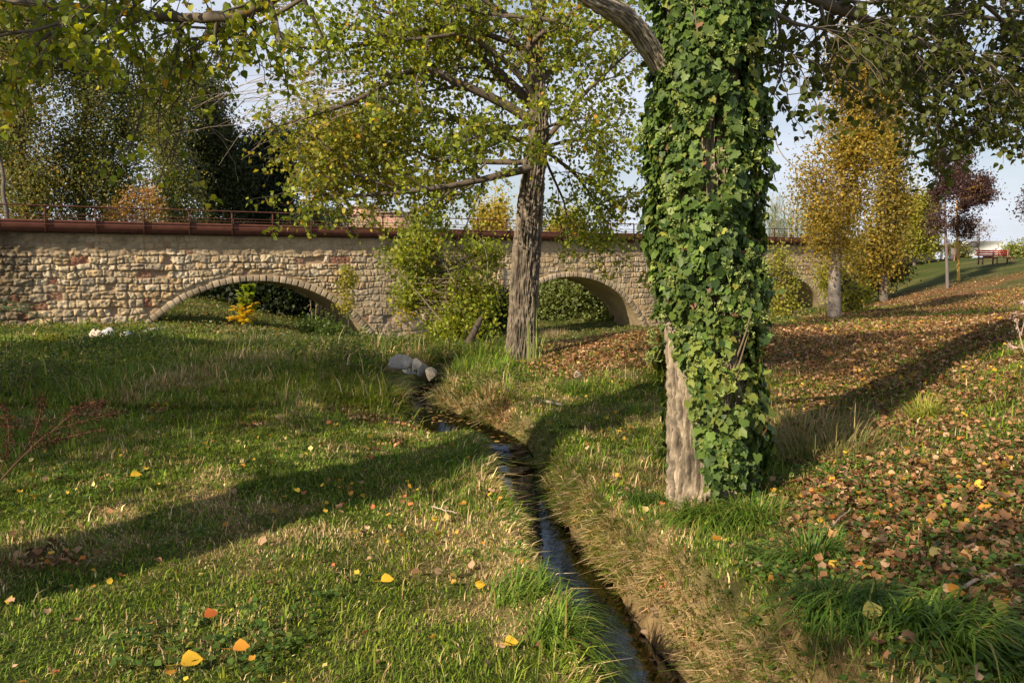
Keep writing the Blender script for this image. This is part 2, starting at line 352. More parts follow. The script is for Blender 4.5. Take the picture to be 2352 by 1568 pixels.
flow = fbm(x*1.6, y*1.6, seed=23, o=3)*12+rng.normal(0, 1.5, len(x)); Lh = Lh*np.where(rng.random(len(x)) < .06, rng.uniform(1.6, 3, len(x)), 1)*(.7+.8*fbm(x*5, y*5, seed=24))
e = .05; gxn = (stream_d(x+e, y)[0]-stream_d(x-e, y)[0]); gyn = (stream_d(x, y+e)[0]-stream_d(x, y-e)[0])
flow = np.where(near > .35, np.arctan2(-gyn, -gxn)+rng.normal(0, .5, len(x)), flow)
lean = np.clip(.25+.6*rng.random(len(x))+.35*near, 0, 1)
g1 = pick([(.135, .225, .018, 4), (.195, .26, .025, 3), (.07, .125, .012, 3), (.25, .26, .05, 1.3)], len(x)); g2 = pick([(.58, .42, .23, 3), (.42, .28, .14, 3), (.68, .53, .32, 1.5), (.27, .23, .09, .8)], len(x))
dm = dm*(1-.55*sstep(14, 20, y)); isd = (rng.random(len(x)) < dm*(.7-.28*near)+.07+.35*sstep(.0, -.25, x/y)*(y < 4.6)*sstep(.4, .6, fbm(x*1.5, y*1.5, seed=66)))[:, None]
hue = fbm(x*.35+3, y*.35, seed=88)[:, None]
g1 = g1*(1-.5*sstep(.4, .7, hue))+g1*np.array([1.6, 1.2, 1.1])*.5*sstep(.4, .7, hue); g1 *= rng.lognormal(0, .22, (len(g1), 1)); g2 *= rng.lognormal(0, .25, (len(g2), 1))*(1+.35*near[:, None])
mb = MB(); blades(mb, np.stack([x, y, H(x, y)-.006], 1), Lh, Wd, flow, lean, np.where(isd, g2, g1), droop=.25)
grass = mb.build('grass', M_grass); tag(grass, 'short green and straw grass covering the banks of the stream', 'grass', kind='stuff')

# pebbles and mud lumps in and beside the water
mb = MB(); n = 900; i_ = rng.integers(6, len(SPD), n); sg = np.where(rng.random(n) < .5, -1, 1)*rng.uniform(.55, 1.25, n)
px_ = SPD[i_, 0]+nrm[i_, 0]*sg*SPD[i_, 2]+rng.normal(0, .05, n); py_ = SPD[i_, 1]+nrm[i_, 1]*sg*SPD[i_, 2]+rng.normal(0, .08, n); zz = H(px_, py_)
ico = np.array([[0,0,1],[.9,0,.45],[.28,.85,.45],[-.72,.53,.45],[-.72,-.53,.45],[.28,-.85,.45],[.72,.53,-.45],[-.28,.85,-.45],[-.9,0,-.45],[-.28,-.85,-.45],[.72,-.53,-.45],[0,0,-1]])
icf = [[0,1,2],[0,2,3],[0,3,4],[0,4,5],[0,5,1],[1,6,2],[2,7,3],[3,8,4],[4,9,5],[5,10,1],[6,7,2],[7,8,3],[8,9,4],[9,10,5],[10,6,1],[11,7,6],[11,8,7],[11,9,8],[11,10,9],[11,6,10]]
for a_, b_, c_ in zip(px_, py_, zz):
    mb.add(ico*rng.uniform(.006, .035)*rng.uniform(.6, 1.2, 3)*[1, 1, .6]+rng.normal(0, .002, (12, 3))+[a_, b_, c_+.004], icf, np.array([.17, .12, .075])*rng.uniform(.5, 1.5))
tag(mb.build('pebbles', M_litter, smooth=True), 'small brown pebbles along the edges of the stream', 'pebbles', kind='stuff')
n = 130; i_ = rng.integers(40, len(SPD)-20, n); P = np.stack([SPD[i_, 0]+nrm[i_, 0]*rng.uniform(-1, 1, n)*SPD[i_, 2], SPD[i_, 1]+nrm[i_, 1]*rng.uniform(-1, 1, n)*SPD[i_, 2], wlev(SPD[i_, 1])+.004], 1)
mb = MB(); leaves(mb, P, rng.uniform(.025, .06, n), rdir(n)*.1+[0, 0, 1.], rdir(n)*[1, 1, .05], pick([(.4, .25, .06, 3), (.5, .32, .1, 2), (.22, .12, .05, 2)], n), HEART*[1, 1, .4], HEART_F)
tag(mb.build('floating_leaves', M_litter), 'brown and yellow leaves drifting on the stream', 'leaves', kind='stuff')

# ------------------------------------------------------------------ fallen leaves
x, y, dn = scatter(640000, -.8, .85, 1.9, 46)
m = litter_mask(x, y); d, w, s = stream_d(x, y)
keep = (rng.random(len(x)) < m*np.minimum(1, 1500/dn)*(.55+.6*fbm(x*2.3, y*2.3, seed=401))*np.where(m < .2, .14, 1)) & (d > w)
x, y = x[keep], y[keep]; nn = len(x)
col = pick([(.34, .18, .085, 5), (.235, .12, .058, 4), (.43, .28, .165, 3), (.13, .075, .04, 4), (.5, .3, .04, .55), (.45, .16, .03, .5)], nn, .22)
mb = MB(); nrmv = rdir(nn)*.75+np.array([0, 0, 1.0]); nrmv[:, 2] = np.abs(nrmv[:, 2])+.2
sz = rng.uniform(.018, .052, nn)*np.clip((y/9)**.5, .9, 1.6)*np.where(y < 4.6, rng.uniform(.9, 1.35, nn), 1)
leaves(mb, np.stack([x, y, H(x, y)+.012+.03*rng.random(nn)], 1), sz, nrmv, rdir(nn), col, CURL, HEART_F)
lit = mb.build('leaf_litter', M_litter); tag(lit, 'brown fallen leaves lying thickly on the right bank and mound', 'leaves', kind='stuff')
x, y, dn = scatter(3000, -.8, .85, 2.0, 22); d, w, s = stream_d(x, y)
k = (rng.random(len(x)) < np.clip(17/dn, 0, 1)*sstep(.35, .6, fbm(x*1.2, y*1.2, seed=402))*1.6) & (d > w+.05); x, y = x[k], y[k]; nn = len(x)
mb = MB(); nrmv = rdir(nn)*.8+np.array([0, 0, 1.0])
leaves(mb, np.stack([x, y, H(x, y)+.04], 1), rng.uniform(.025, .06, nn)*np.clip(y/12, .9, 1.3), nrmv, rdir(nn), pick([(.55, .36, .04, 4), (.5, .25, .04, 2), (.45, .36, .14, 2), (.35, .12, .05, 1.5), (.4, .26, .16, 2)], nn, .3), CURL, HEART_F)
tag(mb.build('yellow_leaves', M_litter), 'yellow and orange poplar leaves scattered over the grass', 'leaves', kind='stuff')

# ------------------------------------------------------------------ tubes and trees
def tube(mb, P, r, sides=6, col=(1, 1, 1), cap=True):
    P = np.asarray(P, float); r = np.broadcast_to(np.asarray(r, float), (len(P),)); T = np.gradient(P, axis=0); T /= np.linalg.norm(T, axis=1)[:, None]+1e-12
    ref = np.array([0, 0, 1.]) if abs(T[:, 2]).mean() < .8 else np.array([1., 0, 0])
    A = np.cross(T, ref); A /= np.linalg.norm(A, axis=1)[:, None]; B = np.cross(T, A)
    a = np.linspace(0, 2*np.pi, sides, endpoint=False)
    V = P[:, None]+r[:, None, None]*(np.cos(a)[None, :, None]*A[:, None]+np.sin(a)[None, :, None]*B[:, None])
    c = np.asarray(col, float)
    if c.ndim == 2: c = np.repeat(c, sides, 0)
    k = mb.n
    mb.add(V, grid_faces(len(P), sides, True), c)
    if cap and sides > 3:
        mb.f.setdefault(sides, []).append(np.array([[k+(len(P)-1)*sides+i for i in range(sides)]]))
def smooth_path(pts, k=6):
    return dens(pts, k)
def trunk_mesh(mb, pts, rad, col, nth=90, nper=14, ridge=.03, seed=0, flare=0, freq=5.5):
    P = dens([(*p, r) for p, r in zip(pts, rad)], nper); R_ = P[:, 3]; P = P[:, :3]
    T = np.gradient(P, axis=0); ln = np.concatenate([[0], np.cumsum(np.linalg.norm(np.diff(P, axis=0), axis=1))]); T /= np.linalg.norm(T, axis=1)[:, None]
    ref = np.array([0., 1, 0]); A = np.cross(T, ref); A /= np.linalg.norm(A, axis=1)[:, None]; B = np.cross(T, A)
    a = np.linspace(0, 2*np.pi, nth, endpoint=False)
    ca, sa = np.cos(a)[None], np.sin(a)[None]; l = ln[:, None]+0*ca; rr = R_[:, None]
    f = freq/max(R_.mean(), .05)*.35
    wob = (fbm(ca*2+5, sa*2+5, l*.8, seed+4, 2)-.5)*.35
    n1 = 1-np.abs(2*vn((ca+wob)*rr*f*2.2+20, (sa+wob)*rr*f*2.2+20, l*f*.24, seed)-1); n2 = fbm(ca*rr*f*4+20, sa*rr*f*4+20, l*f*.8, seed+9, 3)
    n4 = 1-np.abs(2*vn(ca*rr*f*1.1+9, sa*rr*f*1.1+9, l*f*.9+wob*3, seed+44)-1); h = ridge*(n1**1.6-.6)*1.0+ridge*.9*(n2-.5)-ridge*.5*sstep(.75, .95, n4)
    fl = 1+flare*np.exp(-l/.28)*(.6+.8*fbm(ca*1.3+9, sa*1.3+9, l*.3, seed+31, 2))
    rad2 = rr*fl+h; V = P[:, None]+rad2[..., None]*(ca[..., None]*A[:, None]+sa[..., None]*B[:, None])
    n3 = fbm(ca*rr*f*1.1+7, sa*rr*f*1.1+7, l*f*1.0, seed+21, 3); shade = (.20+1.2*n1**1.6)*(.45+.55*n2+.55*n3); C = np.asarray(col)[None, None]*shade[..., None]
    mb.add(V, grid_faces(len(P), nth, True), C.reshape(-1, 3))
def bend(p, d, length, n, wob, grav=0.0):
    out = [p]; d = np.array(d, float)
    for i in range(n):
        d = d+rng.normal(0, wob, 3); d[2] -= grav; d /= np.linalg.norm(d); out.append(out[-1]+d*length/n)
    return np.array(out)
def grow(limbs, mbw, mbl, pal, leaf=.07, l2=(.7, 1.5), s2=.25, l3=(.25, .55), s3=.12, nl=10, up=.15, grav=.05, barkcol=(.2, .16, .12), shape=KITE, faces=KITE_F, start=.25, spread=.9, tiphang=.5, bare=None):
    """limbs: list of (points Nx3, r0, r1). Adds side branches, twigs and leaves along them."""
    TP = []; 
    for pts, r0, r1, dn_ in limbs:
        pts = dens(pts, 5); n = len(pts); seg = np.linalg.norm(np.diff(pts, axis=0), axis=1); tot = seg.sum(); cum = np.concatenate([[0], np.cumsum(seg)])
        tube(mbw, pts+rng.normal(0, r1*.3, pts.shape), np.linspace(r0, r1, n), 8, barkcol)
        s_ = tot*start
        while s_ < tot:
            f = s_/tot; i = min(np.searchsorted(cum, s_), n-1); p = pts[i]; T = pts[min(i+1, n-1)]-pts[max(i-1, 0)]; T /= np.linalg.norm(T)+1e-9
            dd = T*.55+rdir(1)[0]*spread; dd[2] += up; dd /= np.linalg.norm(dd)
            ln_ = rng.uniform(*l2)*(1-.45*f); B = bend(p, dd, ln_, 6, .16, grav)
            rr = max(.004, (r0+(r1-r0)*f)*.4); tube(mbw, B, np.linspace(rr, .003, 7), 4, barkcol, False)
            q = .15
            while q < 1:
                j = q*6; k = int(j); pp = B[k]+(B[min(k+1, 6)]-B[k])*(j-k); T2 = B[min(k+1, 6)]-B[k]; T2 /= np.linalg.norm(T2)+1e-9
                d3 = T2*.6+rdir(1)[0]*.8; d3 /= np.linalg.norm(d3)
                tw = bend(pp, d3, rng.uniform(*l3), 4, .2, grav*1.5); tube(mbw, tw, np.linspace(.0035, .0015, 5), 3, barkcol, False)
                if rng.random() < dn_:
                    u = rng.random(nl)*4; kk = np.minimum(u.astype(int), 3); TP.append(tw[kk]+(tw[kk+1]-tw[kk])*(u-kk)[:, None])
                q += s3/ln_
            s_ += s2*rng.uniform(.6, 1.4)
    TP = np.concatenate(TP); n = len(TP); TP = TP+rng.normal(0, leaf*.45, TP.shape)
    tip = rdir(n)+np.array([0, 0, -tiphang]); nn_ = rdir(n)+np.array([0, 0, .25])
    cl = fbm(TP[:, 0]*1.3, TP[:, 1]*1.3, TP[:, 2]*1.3, 41, 2)[:, None]
    c = pick(pal, n)*(.8+.45*cl)
    leaves(mbl, TP, leaf*rng.uniform(.65, 1.15, n), nn_, tip, c, shape, faces)
    return n
def crown_clumps(mbl, ells, nclump, per, rad, leaf, pal, mbw=None, trunkpts=None, barkcol=(.15, .12, .09), stretch=1.0, nf=1.0, hole=.38, wr=.02, lean_up=.0, seed=5):
    """foliage made of leaf clumps spread through ellipsoids (c, (rx,ry,rz)); each clump hangs on a branch"""
    vol = np.array([e[1][0]*e[1][2] for e in ells]); vol = vol/vol.sum(); cs_ = []
    for e, v in zip(ells, vol):
        k = int(nclump*v*2.2)+3; q = rdir(k)*(rng.random((k, 1))**.4); p = np.array(e[0])+q*np.array(e[1])
        nz_ = fbm(p[:, 0]*nf, p[:, 1]*nf, p[:, 2]*nf/stretch, seed, 2); p = p[nz_ > hole]; cs_.append(p[:max(2, int(nclump*v))])
    CC = np.concatenate(cs_); n = len(CC)
    P = np.repeat(CC, per, 0)+rng.normal(0, 1, (n*per, 3))*np.array([rad, rad, rad*stretch])*rng.uniform(.5, 1.3, (n, 1)).repeat(per, 0)
    cl = np.repeat(rng.lognormal(0, .16, (n, 1)), per, 0); m = len(P)
    hsh = np.repeat(pick(pal, n, .08), per, 0)*.55+pick(pal, m, .15)*.45
    leaves(mbl, P, leaf*rng.uniform(.6, 1.3, m), rdir(m)+np.array([0, 0, .3]), rdir(m)+np.array([0, 0, -.4]), hsh*cl)
    if mbw is not None and trunkpts is not None:
        T = dens(trunkpts, 8)
        for c in CC:
            cand = T[T[:, 2] < c[2]+.1]; cand = cand if len(cand) else T[:1]
            b0 = cand[np.argmin(np.linalg.norm(cand-c, axis=1)+(rng.random(len(cand)))*.4)]
            mid = (b0+c)/2+rng.normal(0, rad*.3, 3); tube(mbw, dens([b0, mid, c, c+(c-mid)*.25], 3), np.linspace(wr, wr*.2, 10), 4, barkcol, False)
def pell(X, Y, rx, ry, depth, dz=None):
    k = depth/FPX; return (at(X, Y, depth), (rx*k, (dz if dz is not None else .5*(rx+ry))*k, ry*k))
def base_at(X, depth):
    x = (X-1176)/FPX*depth/math.cos(PITCH)*1.0; return np.array([x, depth, Hs(x, depth)])

PAL_OLIVE = [(.13, .16, .05, 4), (.20, .21, .075, 3), (.08, .105, .035, 4), (.30, .23, .07, 1.4)]
PAL_POP = [(.20, .25, .03, 4), (.31, .35, .04, 3), (.13, .18, .024, 3), (.40, .34, .04, .7), (.5, .28, .02, .3)]
PAL_POPY = [(.27, .27, .04, 4), (.36, .31, .05, 3), (.17, .21, .03, 3), (.46, .34, .04, .7)]
PAL_GOLD = [(.36, .26, .04, 4), (.27, .21, .04, 3), (.16, .15, .03, 3), (.52, .34, .04, 1.5)]
PAL_DARK = [(.035, .05, .035, 3), (.045, .06, .03, 2), (.02, .035, .028, 2)]
PAL_PURP = [(.085, .045, .048, 3), (.12, .06, .052, 2), (.055, .035, .04, 2)]

# ================================================================== the bridge
BD = np.array([.845, .534, 0]); BD /= np.linalg.norm(BD); BN = np.array([BD[1], -BD[0], 0]); B0 = np.array([-20.35, 32.0, 0])
def bp(s, dd, z): return B0+np.asarray(s)[..., None]*BD+np.asarray(dd)[..., None]*BN+np.asarray(z)[..., None]*np.array([0, 0, 1.])
ARCH = [9.95, 28.2, 46.5]; AR = 6.76; ATOP = .65; AZ = ATOP-AR; THK = 2.5
bridge = thing('stone_bridge', 'long old stone bridge with three low segmental arches crossing behind the stream', 'bridge', (*bp(10., 0., -2.5)[:2], -2.5))
S0, S1, ZB, ZTOP = -9.0, 66.0, -3.6, 2.70
ds = .04; sv = np.arange(S0, S1+ds, ds); zv = np.arange(ZB, ZTOP+1e-6, ds*.95); zv[-1] = ZTOP
S, Zg = np.meshgrid(sv, zv, indexing='ij')
ws = S+(fbm(S*2.2, Zg*2.2, seed=101, o=4)-.5)*.30; wzz = Zg+(fbm(S*1.8, Zg*1.8, seed=102, o=4)-.5)*.24+(fbm(S*.25, Zg*.4, seed=103, o=2)-.5)*.22
hgt = np.zeros_like(S); colr = np.zeros(S.shape+(3,)); pal_st = np.array([[.52, .40, .25], [.58, .46, .30], [.46, .35, .22], [.62, .51, .36], [.42, .34, .24], [.55, .39, .22]])
zc = ZB-.5; ci = 0
while zc < ZTOP+.6:
    ch = rng.uniform(.25, .34) if zc > -.9 else rng.uniform(.32, .46)
    edges = [S0-2]
    while edges[-1] < S1+2: edges.append(edges[-1]+max(.17, rng.lognormal(math.log(.40), .30)*(1.35 if zc < -.9 else 1)))
    edges = np.array(edges); m = (wzz >= zc) & (wzz < zc+ch)
    if m.any():
        a = ws[m]; i = np.searchsorted(edges, a)-1; nb = len(edges)
        sub = _h(np.arange(nb), np.full(nb, ci), np.zeros(nb), 5); typ = _h(np.arange(nb), np.full(nb, ci), np.zeros(nb), 6)
        rel = .028+.045*_h(np.arange(nb), np.full(nb, ci), np.zeros(nb), 7)
        z0_ = zc+0*a; z1_ = zc+ch+0*a; split = (sub[i] > .92)
        zm = zc+ch*.52; z0_ = np.where(split & (wzz[m] > zm), zm, z0_); z1_ = np.where(split & (wzz[m] <= zm), zm, z1_)
        dx = np.minimum(a-edges[i], edges[i+1]-a); dz = np.minimum(wzz[m]-z0_, z1_-wzz[m])
        rd = .045; qx = np.clip(rd-dx, 0, None); qz = np.clip(rd-dz, 0, None); dist = rd-np.hypot(qx, qz)
        prof = sstep(.0, .034, dist-.008)
        brick = typ[i] > .975; miss = (typ[i] < .06)
        hh = prof*rel[i]; hh = np.where(miss, -.03*prof, hh)
        br = (np.sin(wzz[m]*2*np.pi/.065) > -.4)*.02; hh = np.where(brick, br*prof, hh)
        cc = pal_st[(_h(np.arange(nb), np.full(nb, ci), np.zeros(nb), 8)*5.99).astype(int)][i]*(.85+.3*_h(np.arange(nb), np.full(nb, ci), np.zeros(nb), 9))[i][:, None]
        mort = np.array([.30, .21, .13]); pc = sstep(.25, .8, prof)[:, None]; cc = mort*(1-pc)+cc*pc
        cc = np.where(brick[:, None], np.where((br > 0)[:, None], np.array([.36, .15, .10]), mort*.9), cc); cc = np.where(miss[:, None], np.array([.36, .25, .16]), cc)
        hgt[m] = hh; colr[m] = cc
    zc += ch; ci += 1
fine = (fbm(S*9, Zg*9, seed=110, o=3)-.5); pit = sstep(.62, .8, fbm(S*5.5, Zg*5.5, seed=111, o=3))
wear = .35+.85*(1-sstep(8, 26, S))
hgt = hgt*(.65+.7*wear)+fine*.10*(hgt > .01)*wear-pit*.04*(hgt > .02)
plas = sstep(1.84, 1.93, Zg+(fbm(S*.9, Zg*1.5, seed=112)-.5)*.30)
hp = (fbm(S*3, Zg*4, seed=113, o=4)-.5)*.12; hgt = hgt*(1-.7*plas)+(.01+hp)*plas; hz_ = sstep(.42, .58, fbm(S*1.1, Zg*1.1, seed=117))[..., None]*.6
colr = colr*(1-plas[..., None])+np.array([.36, .27, .17])*(.45+1.1*fbm(S*2.5, Zg*2.5, seed=114)[..., None])*plas[..., None]*(1-hz_)+colr*.72*plas[..., None]*hz_
low = sstep(.35, .75, fbm(S*.5, Zg*.6, seed=116)+.25*sstep(-.5, -2.2, Zg)); hgt *= 1-.35*low; colr = colr*(1-low[..., None]*.35)+np.array([.42, .32, .20])*low[..., None]*.35
gl = np.exp(-((S-17.5)/3.6)**2-((Zg+.9)/1.6)**2)[..., None]*sstep(.3, .6, fbm(S*2, Zg*2, seed=118))[..., None]; colr = colr*(1-.6*gl)+np.array([.24, .19, .155])*.6*gl
st = sstep(.5, .8, fbm(S*1.2, Zg*.35, seed=119))[..., None]; colr = colr*(1-.3*st)
lf = (1-sstep(.4, 1.6, S+(fbm(S*3,Zg*3,seed=120)-.5)*1.5))[..., None]; colr = colr*(1-.55*lf); hgt = hgt+(fbm(S*6, Zg*11, seed=121)-.5)*.16*lf[..., 0]  # left end: a cast shadow painted into the wall colour, plus rougher relief
rust = np.exp(-(((S+.3) % 1.83-.0)/.05)**2)*sstep(1.9, 2.7, Zg)*.5; colr = colr*(1-rust[..., None])+np.array([.30, .12, .06])*rust[..., None]
inside = np.zeros(S.shape, bool); ringd = np.full(S.shape, 9.)
for c in ARCH:
    r_ = np.hypot(S-c, Zg-AZ); r_ = np.where(Zg > AZ-1, r_, 99); inside |= r_ < AR+.12; ringd = np.minimum(ringd, np.where(r_ > AR, r_-AR-.34, 0))
hgt *= sstep(-.02, .12, ringd)
VV = bp(S, hgt, Zg); F = grid_faces(*S.shape); keep = ~inside.reshape(-1)[F].any(1)
mb = MB(); mb.add(VV, F[keep], colr.reshape(-1, 3)); mb.build('wall', M_stone, bridge, smooth=True)
for c in ARCH:      # ring of dressed voussoirs and the vault behind it
    am = math.acos((-3.2-AZ)/AR)+.1; th = np.linspace(-am, am, 520); mb = MB()
    lay = [(AR-.0, -.3), (AR, .055), (AR+.015, .062), (AR+.25, .062), (AR+.27, .045), (AR+.31, -.2)]
    vi = np.floor(th*AR/.30+.5); jd = np.abs(th*AR/.30+.5-vi); joint = np.minimum(jd, 1-jd) < .07
    vr = _h(vi, vi*0+int(c), vi*0, 3); rows = []
    for k_, (rr, dd) in enumerate(lay):
        r2 = rr+(0 if k_ < 3 else (vr-.5)*.05); d2 = dd-(.035*joint if 0 < k_ < 5 else 0)+(vr-.5)*.03
        rows.append(bp(c+np.sin(th)*r2, d2+0*th, AZ+np.cos(th)*r2))
    V = np.stack(rows, 1); cc = np.array([.43, .34, .235])*(.62+.6*vr[:, None])*np.where(joint, .38, 1)[:, None]
    mb.add(V, grid_faces(len(th), len(lay)), np.repeat(cc, len(lay), 0)); mb.build('arch_ring', M_ring, bridge, smooth=False)
    mb = MB(); dd = np.linspace(-.3, -THK, 30); T_, D_ = np.meshgrid(th[::4], dd, indexing='ij'); bumpv = (fbm(T_*AR*1.5, D_*1.5, seed=130)-.5)*.03
    V = bp(c+np.sin(T_)*(AR+bumpv), D_, AZ+np.cos(T_)*(AR+bumpv)); cc = np.array([.38, .29, .19])*(.7+.6*fbm(T_*AR, D_, seed=131)[..., None])
    mb.add(V, grid_faces(*T_.shape), cc.reshape(-1, 3)); mb.build('vault', M_ring, bridge, smooth=True)
sv2 = np.arange(S0, S1, .25); zv2 = np.arange(ZB, ZTOP+.01, .15); S2, Z2 = np.meshgrid(sv2, zv2, indexing='ij'); ins = np.zeros(S2.shape, bool)
for c in ARCH: ins |= (np.hypot(S2-c, Z2-AZ) < AR) & (Z2 > AZ-1)
F = grid_faces(*S2.shape); mb = MB(); mb.add(bp(S2, 0*S2-THK+.06, Z2), F[~ins.reshape(-1)[F].all(1)], (.35, .27, .18)); mb.build('back_wall', M_stone, bridge)
Mb = lambda v: bp(v[:, 0], v[:, 1], v[:, 2])
mb = MB(); mb.box((S0, -THK+.1, ZTOP-.25), (S1, -.08, ZTOP+.06), (.3, .24, .17), Mb); mb.build('coping', M_stone, bridge)
# end walls following the curve to the hill
END = [(61.5, .25), (66, .25)]
# walkway and railings
def rail_path(side):
    """centre line of the railing in plan with its height: straight along the bridge, then turning away up to the hill"""
    dd = .38 if side == 0 else -THK-.1
    P = [bp(np.array(s_), np.array(dd), np.array(0.)) for s_ in np.arange(-9.45+.0, 61.6, 1.83)]
    zz = [0.0]*len(P); ang = math.atan2(BD[1], BD[0])
    for k_ in range(6):
        ang += R(3.2); P.append(P[-1]+1.95*np.array([math.cos(ang), math.sin(ang), 0])); zz.append(zz[-1]-.065)
    return np.array(P), np.array(zz)
walk = thing('steel_walkway', 'rust red steel walkway laid along the top of the stone bridge', 'walkway', (*bp(10., 0., 0.)[:2], 2.76))
Pf, zf = rail_path(0); Pb, zb = rail_path(1)
rc = np.array([.115, .046, .032])
mb = MB(); V = []
for a, zz in zip(Pf, zf):
    inn = BN*.05; V.append([a-inn+[0, 0, 2.77+zz], a-inn+[0, 0, 3.245+zz], a-inn*1.8+[0, 0, 3.25+zz], a-inn*5+[0, 0, 3.25+zz], a-inn*5+[0, 0, 3.24+zz], a-inn*1.7+[0, 0, 3.225+zz], a-inn*1.7+[0, 0, 2.77+zz]])
mb.add(np.array(V), grid_faces(len(V), 7, True), rc*1.05); mb.build('edge_plate', M_rust, walk)
mb = MB(); V = [[a-BN*.12+[0, 0, 2.86+z_], b_+BN*.12+[0, 0, 2.86+z_], b_+BN*.12+[0, 0, 2.765+z_], a-BN*.12+[0, 0, 2.765+z_]] for a, b_, z_ in zip(Pf, Pb, zf)]
mb.add(np.array(V), grid_faces(len(V), 4, True), (.05, .03, .025)); mb.build('deck', M_rust, walk)
def railing(P, zz, label, back=False):
    rl = thing('metal_railing', label, 'railing', (*P[0][:2], 2.75))
    pm = MB(); pm.box((-.03, -.03, 0), (.03, .03, 1.06), rc*.8); pm.box((-.045, -.01, .96), (.045, .01, 1.08), rc*.7)
    first = None
    for i, (p, z_) in enumerate(zip(P, zz)):
        if first is None:
            first = pm.build('post', M_rust); o_ = first
        else:
            o_ = first.copy(); COL.objects.link(o_)
        o_.parent = rl; o_.matrix_parent_inverse = Matrix.Identity(4)
        o_.location = (float(p[0]-P[0][0]), float(p[1]-P[0][1]), float(z_)-.01); o_.rotation_euler = (0, 0, math.atan2(BD[1], BD[0]))
    for h, rr in ((3.80, .030), (3.47, .016), (3.34, .016), (3.06, .016)):
        mb = MB(); Q = P.copy()+BN*(.035 if not back else -.035); Q[:, 2] = h+zz; tube(mb, Q, rr, 6, rc); mb.build('rail', M_rust, rl)
railing(Pf, zf, 'rust red post and rail railing along the near edge of the bridge')

# ================================================================== ivy tree (foreground)
IB = np.array([1.25, 4.9]); ibz = Hs(*IB)
ivt = thing('ivy_covered_tree', 'thick leaning tree trunk wrapped in dark green ivy beside the stream', 'tree', (IB[0], IB[1], ibz))
ax = [(IB[0], IB[1], ibz-.15), (1.225, 4.91, .5), (1.185, 4.93, 1.2), (1.15, 4.95, 2.0), (1.15, 4.97, 2.8), (1.16, 5.0, 3.6), (1.2, 5.0, 5.0), (1.1, 5.1, 7.0)]
mb = MB(); trunk_mesh(mb, ax, [.25, .24, .225, .215, .21, .205, .19, .14], (.29, .235, .175), nth=420, nper=36, ridge=.030, seed=2, flare=.10, freq=13)
mb.build('trunk', M_bark, ivt, smooth=True)
limb = [tuple(at(1610, 330, 5.05)), tuple(at(1565, 215, 4.95)), tuple(at(1505, 130, 4.85)), tuple(at(1450, 55, 4.7)), tuple(at(1370, 0, 4.5)), tuple(at(1230, -80, 4.3)), tuple(at(1050, -130, 4.2)), tuple(at(820, -120, 4.2))]
mb = MB(); trunk_mesh(mb, limb, [.05, .062, .062, .06, .055, .05, .045, .04], (.33, .28, .22), nth=160, nper=16, ridge=.012, seed=5, freq=6); mb.build('limb', M_bark, ivt, smooth=True)
# ivy coat
AXD = dens(ax, 10)
def ivy_r(z, az):
    """coat radius: left side bare near the ground, full above"""
    base = np.interp(z, [0, .3, .8, 1.3, 1.7, 2.1, 2.8, 3.5, 5], [.285, .30, .31, .315, .315, .315, .315, .31, .28])
    return base+.09*(fbm(np.cos(az)*2+4, np.sin(az)*2+4, z*2.2, 201, 3)-.5)*2
def ivy_layer(n, lo, hi, z0=.0, z1=5.2):
    z = rng.uniform(z0, z1, n); az = rng.uniform(0, 2*np.pi, n)
    dang = np.abs((az-R(195)+np.pi) % (2*np.pi)-np.pi)/R(1)+(fbm(z*4, az*3, seed=203)-.5)*26
    bare = dang < np.interp(z, [0, .45, .9, 1.25, 1.5], [66, 50, 33, 12, -30])
    k = ~bare & ~((z < .15) & (rng.random(n) < .3)); z, az = z[k], az[k]
    cx = np.interp(z, AXD[:, 2], AXD[:, 0])+.02; cy = np.interp(z, AXD[:, 2], AXD[:, 1])
    if lo > .85:
        g_ = fbm(np.cos(az)*2.2+3, np.sin(az)*2.2+3, z*4.5, 207, 2)+(fbm(np.cos(az)*7, np.sin(az)*7, z*13, 208, 2)-.5)*.5; k = g_ > (.44 if lo > .95 else .37); z, az = z[k], az[k]
        cx, cy = cx[k], cy[k]
    r = ivy_r(z, az)*rng.uniform(lo, hi, len(z)); out = np.stack([np.cos(az), np.sin(az), 0*az], 1)
    return np.stack([cx, cy, z], 1)+out*r[:, None], out, z, az
mb = MB(); ivpal = [(.08, .13, .028, 4), (.11, .17, .035, 3), (.04, .075, .018, 3), (.18, .22, .05, 1.2), (.28, .27, .05, .15), (.2, .1, .05, .12)]
for n_, lo, hi in ((23000, .98, 1.13), (13000, .88, 1.0), (6000, .78, .9)):
    P, out_, z_, az_ = ivy_layer(n_, lo, hi); n = len(P)
    yl = np.exp(-((z_-.95)/.25)**2)*(rng.random(n) < .5)
    c = pick(ivpal, n, .2); c = c*(1-yl[:, None])+np.array([.19, .22, .04])*yl[:, None]
    cl = fbm(az_*2, z_*3, seed=205)[:, None]; c *= .75+.5*cl
    leaves(mb, P, np.clip(rng.lognormal(-3.22, .32, n), .018, .075), out_*1.0+rdir(n)*.7+np.array([0, 0, .35]), np.array([0, 0, -1.])+rdir(n)*.65, c, IVYL*np.array([1, 1, 1.2]), IVYL_F3)
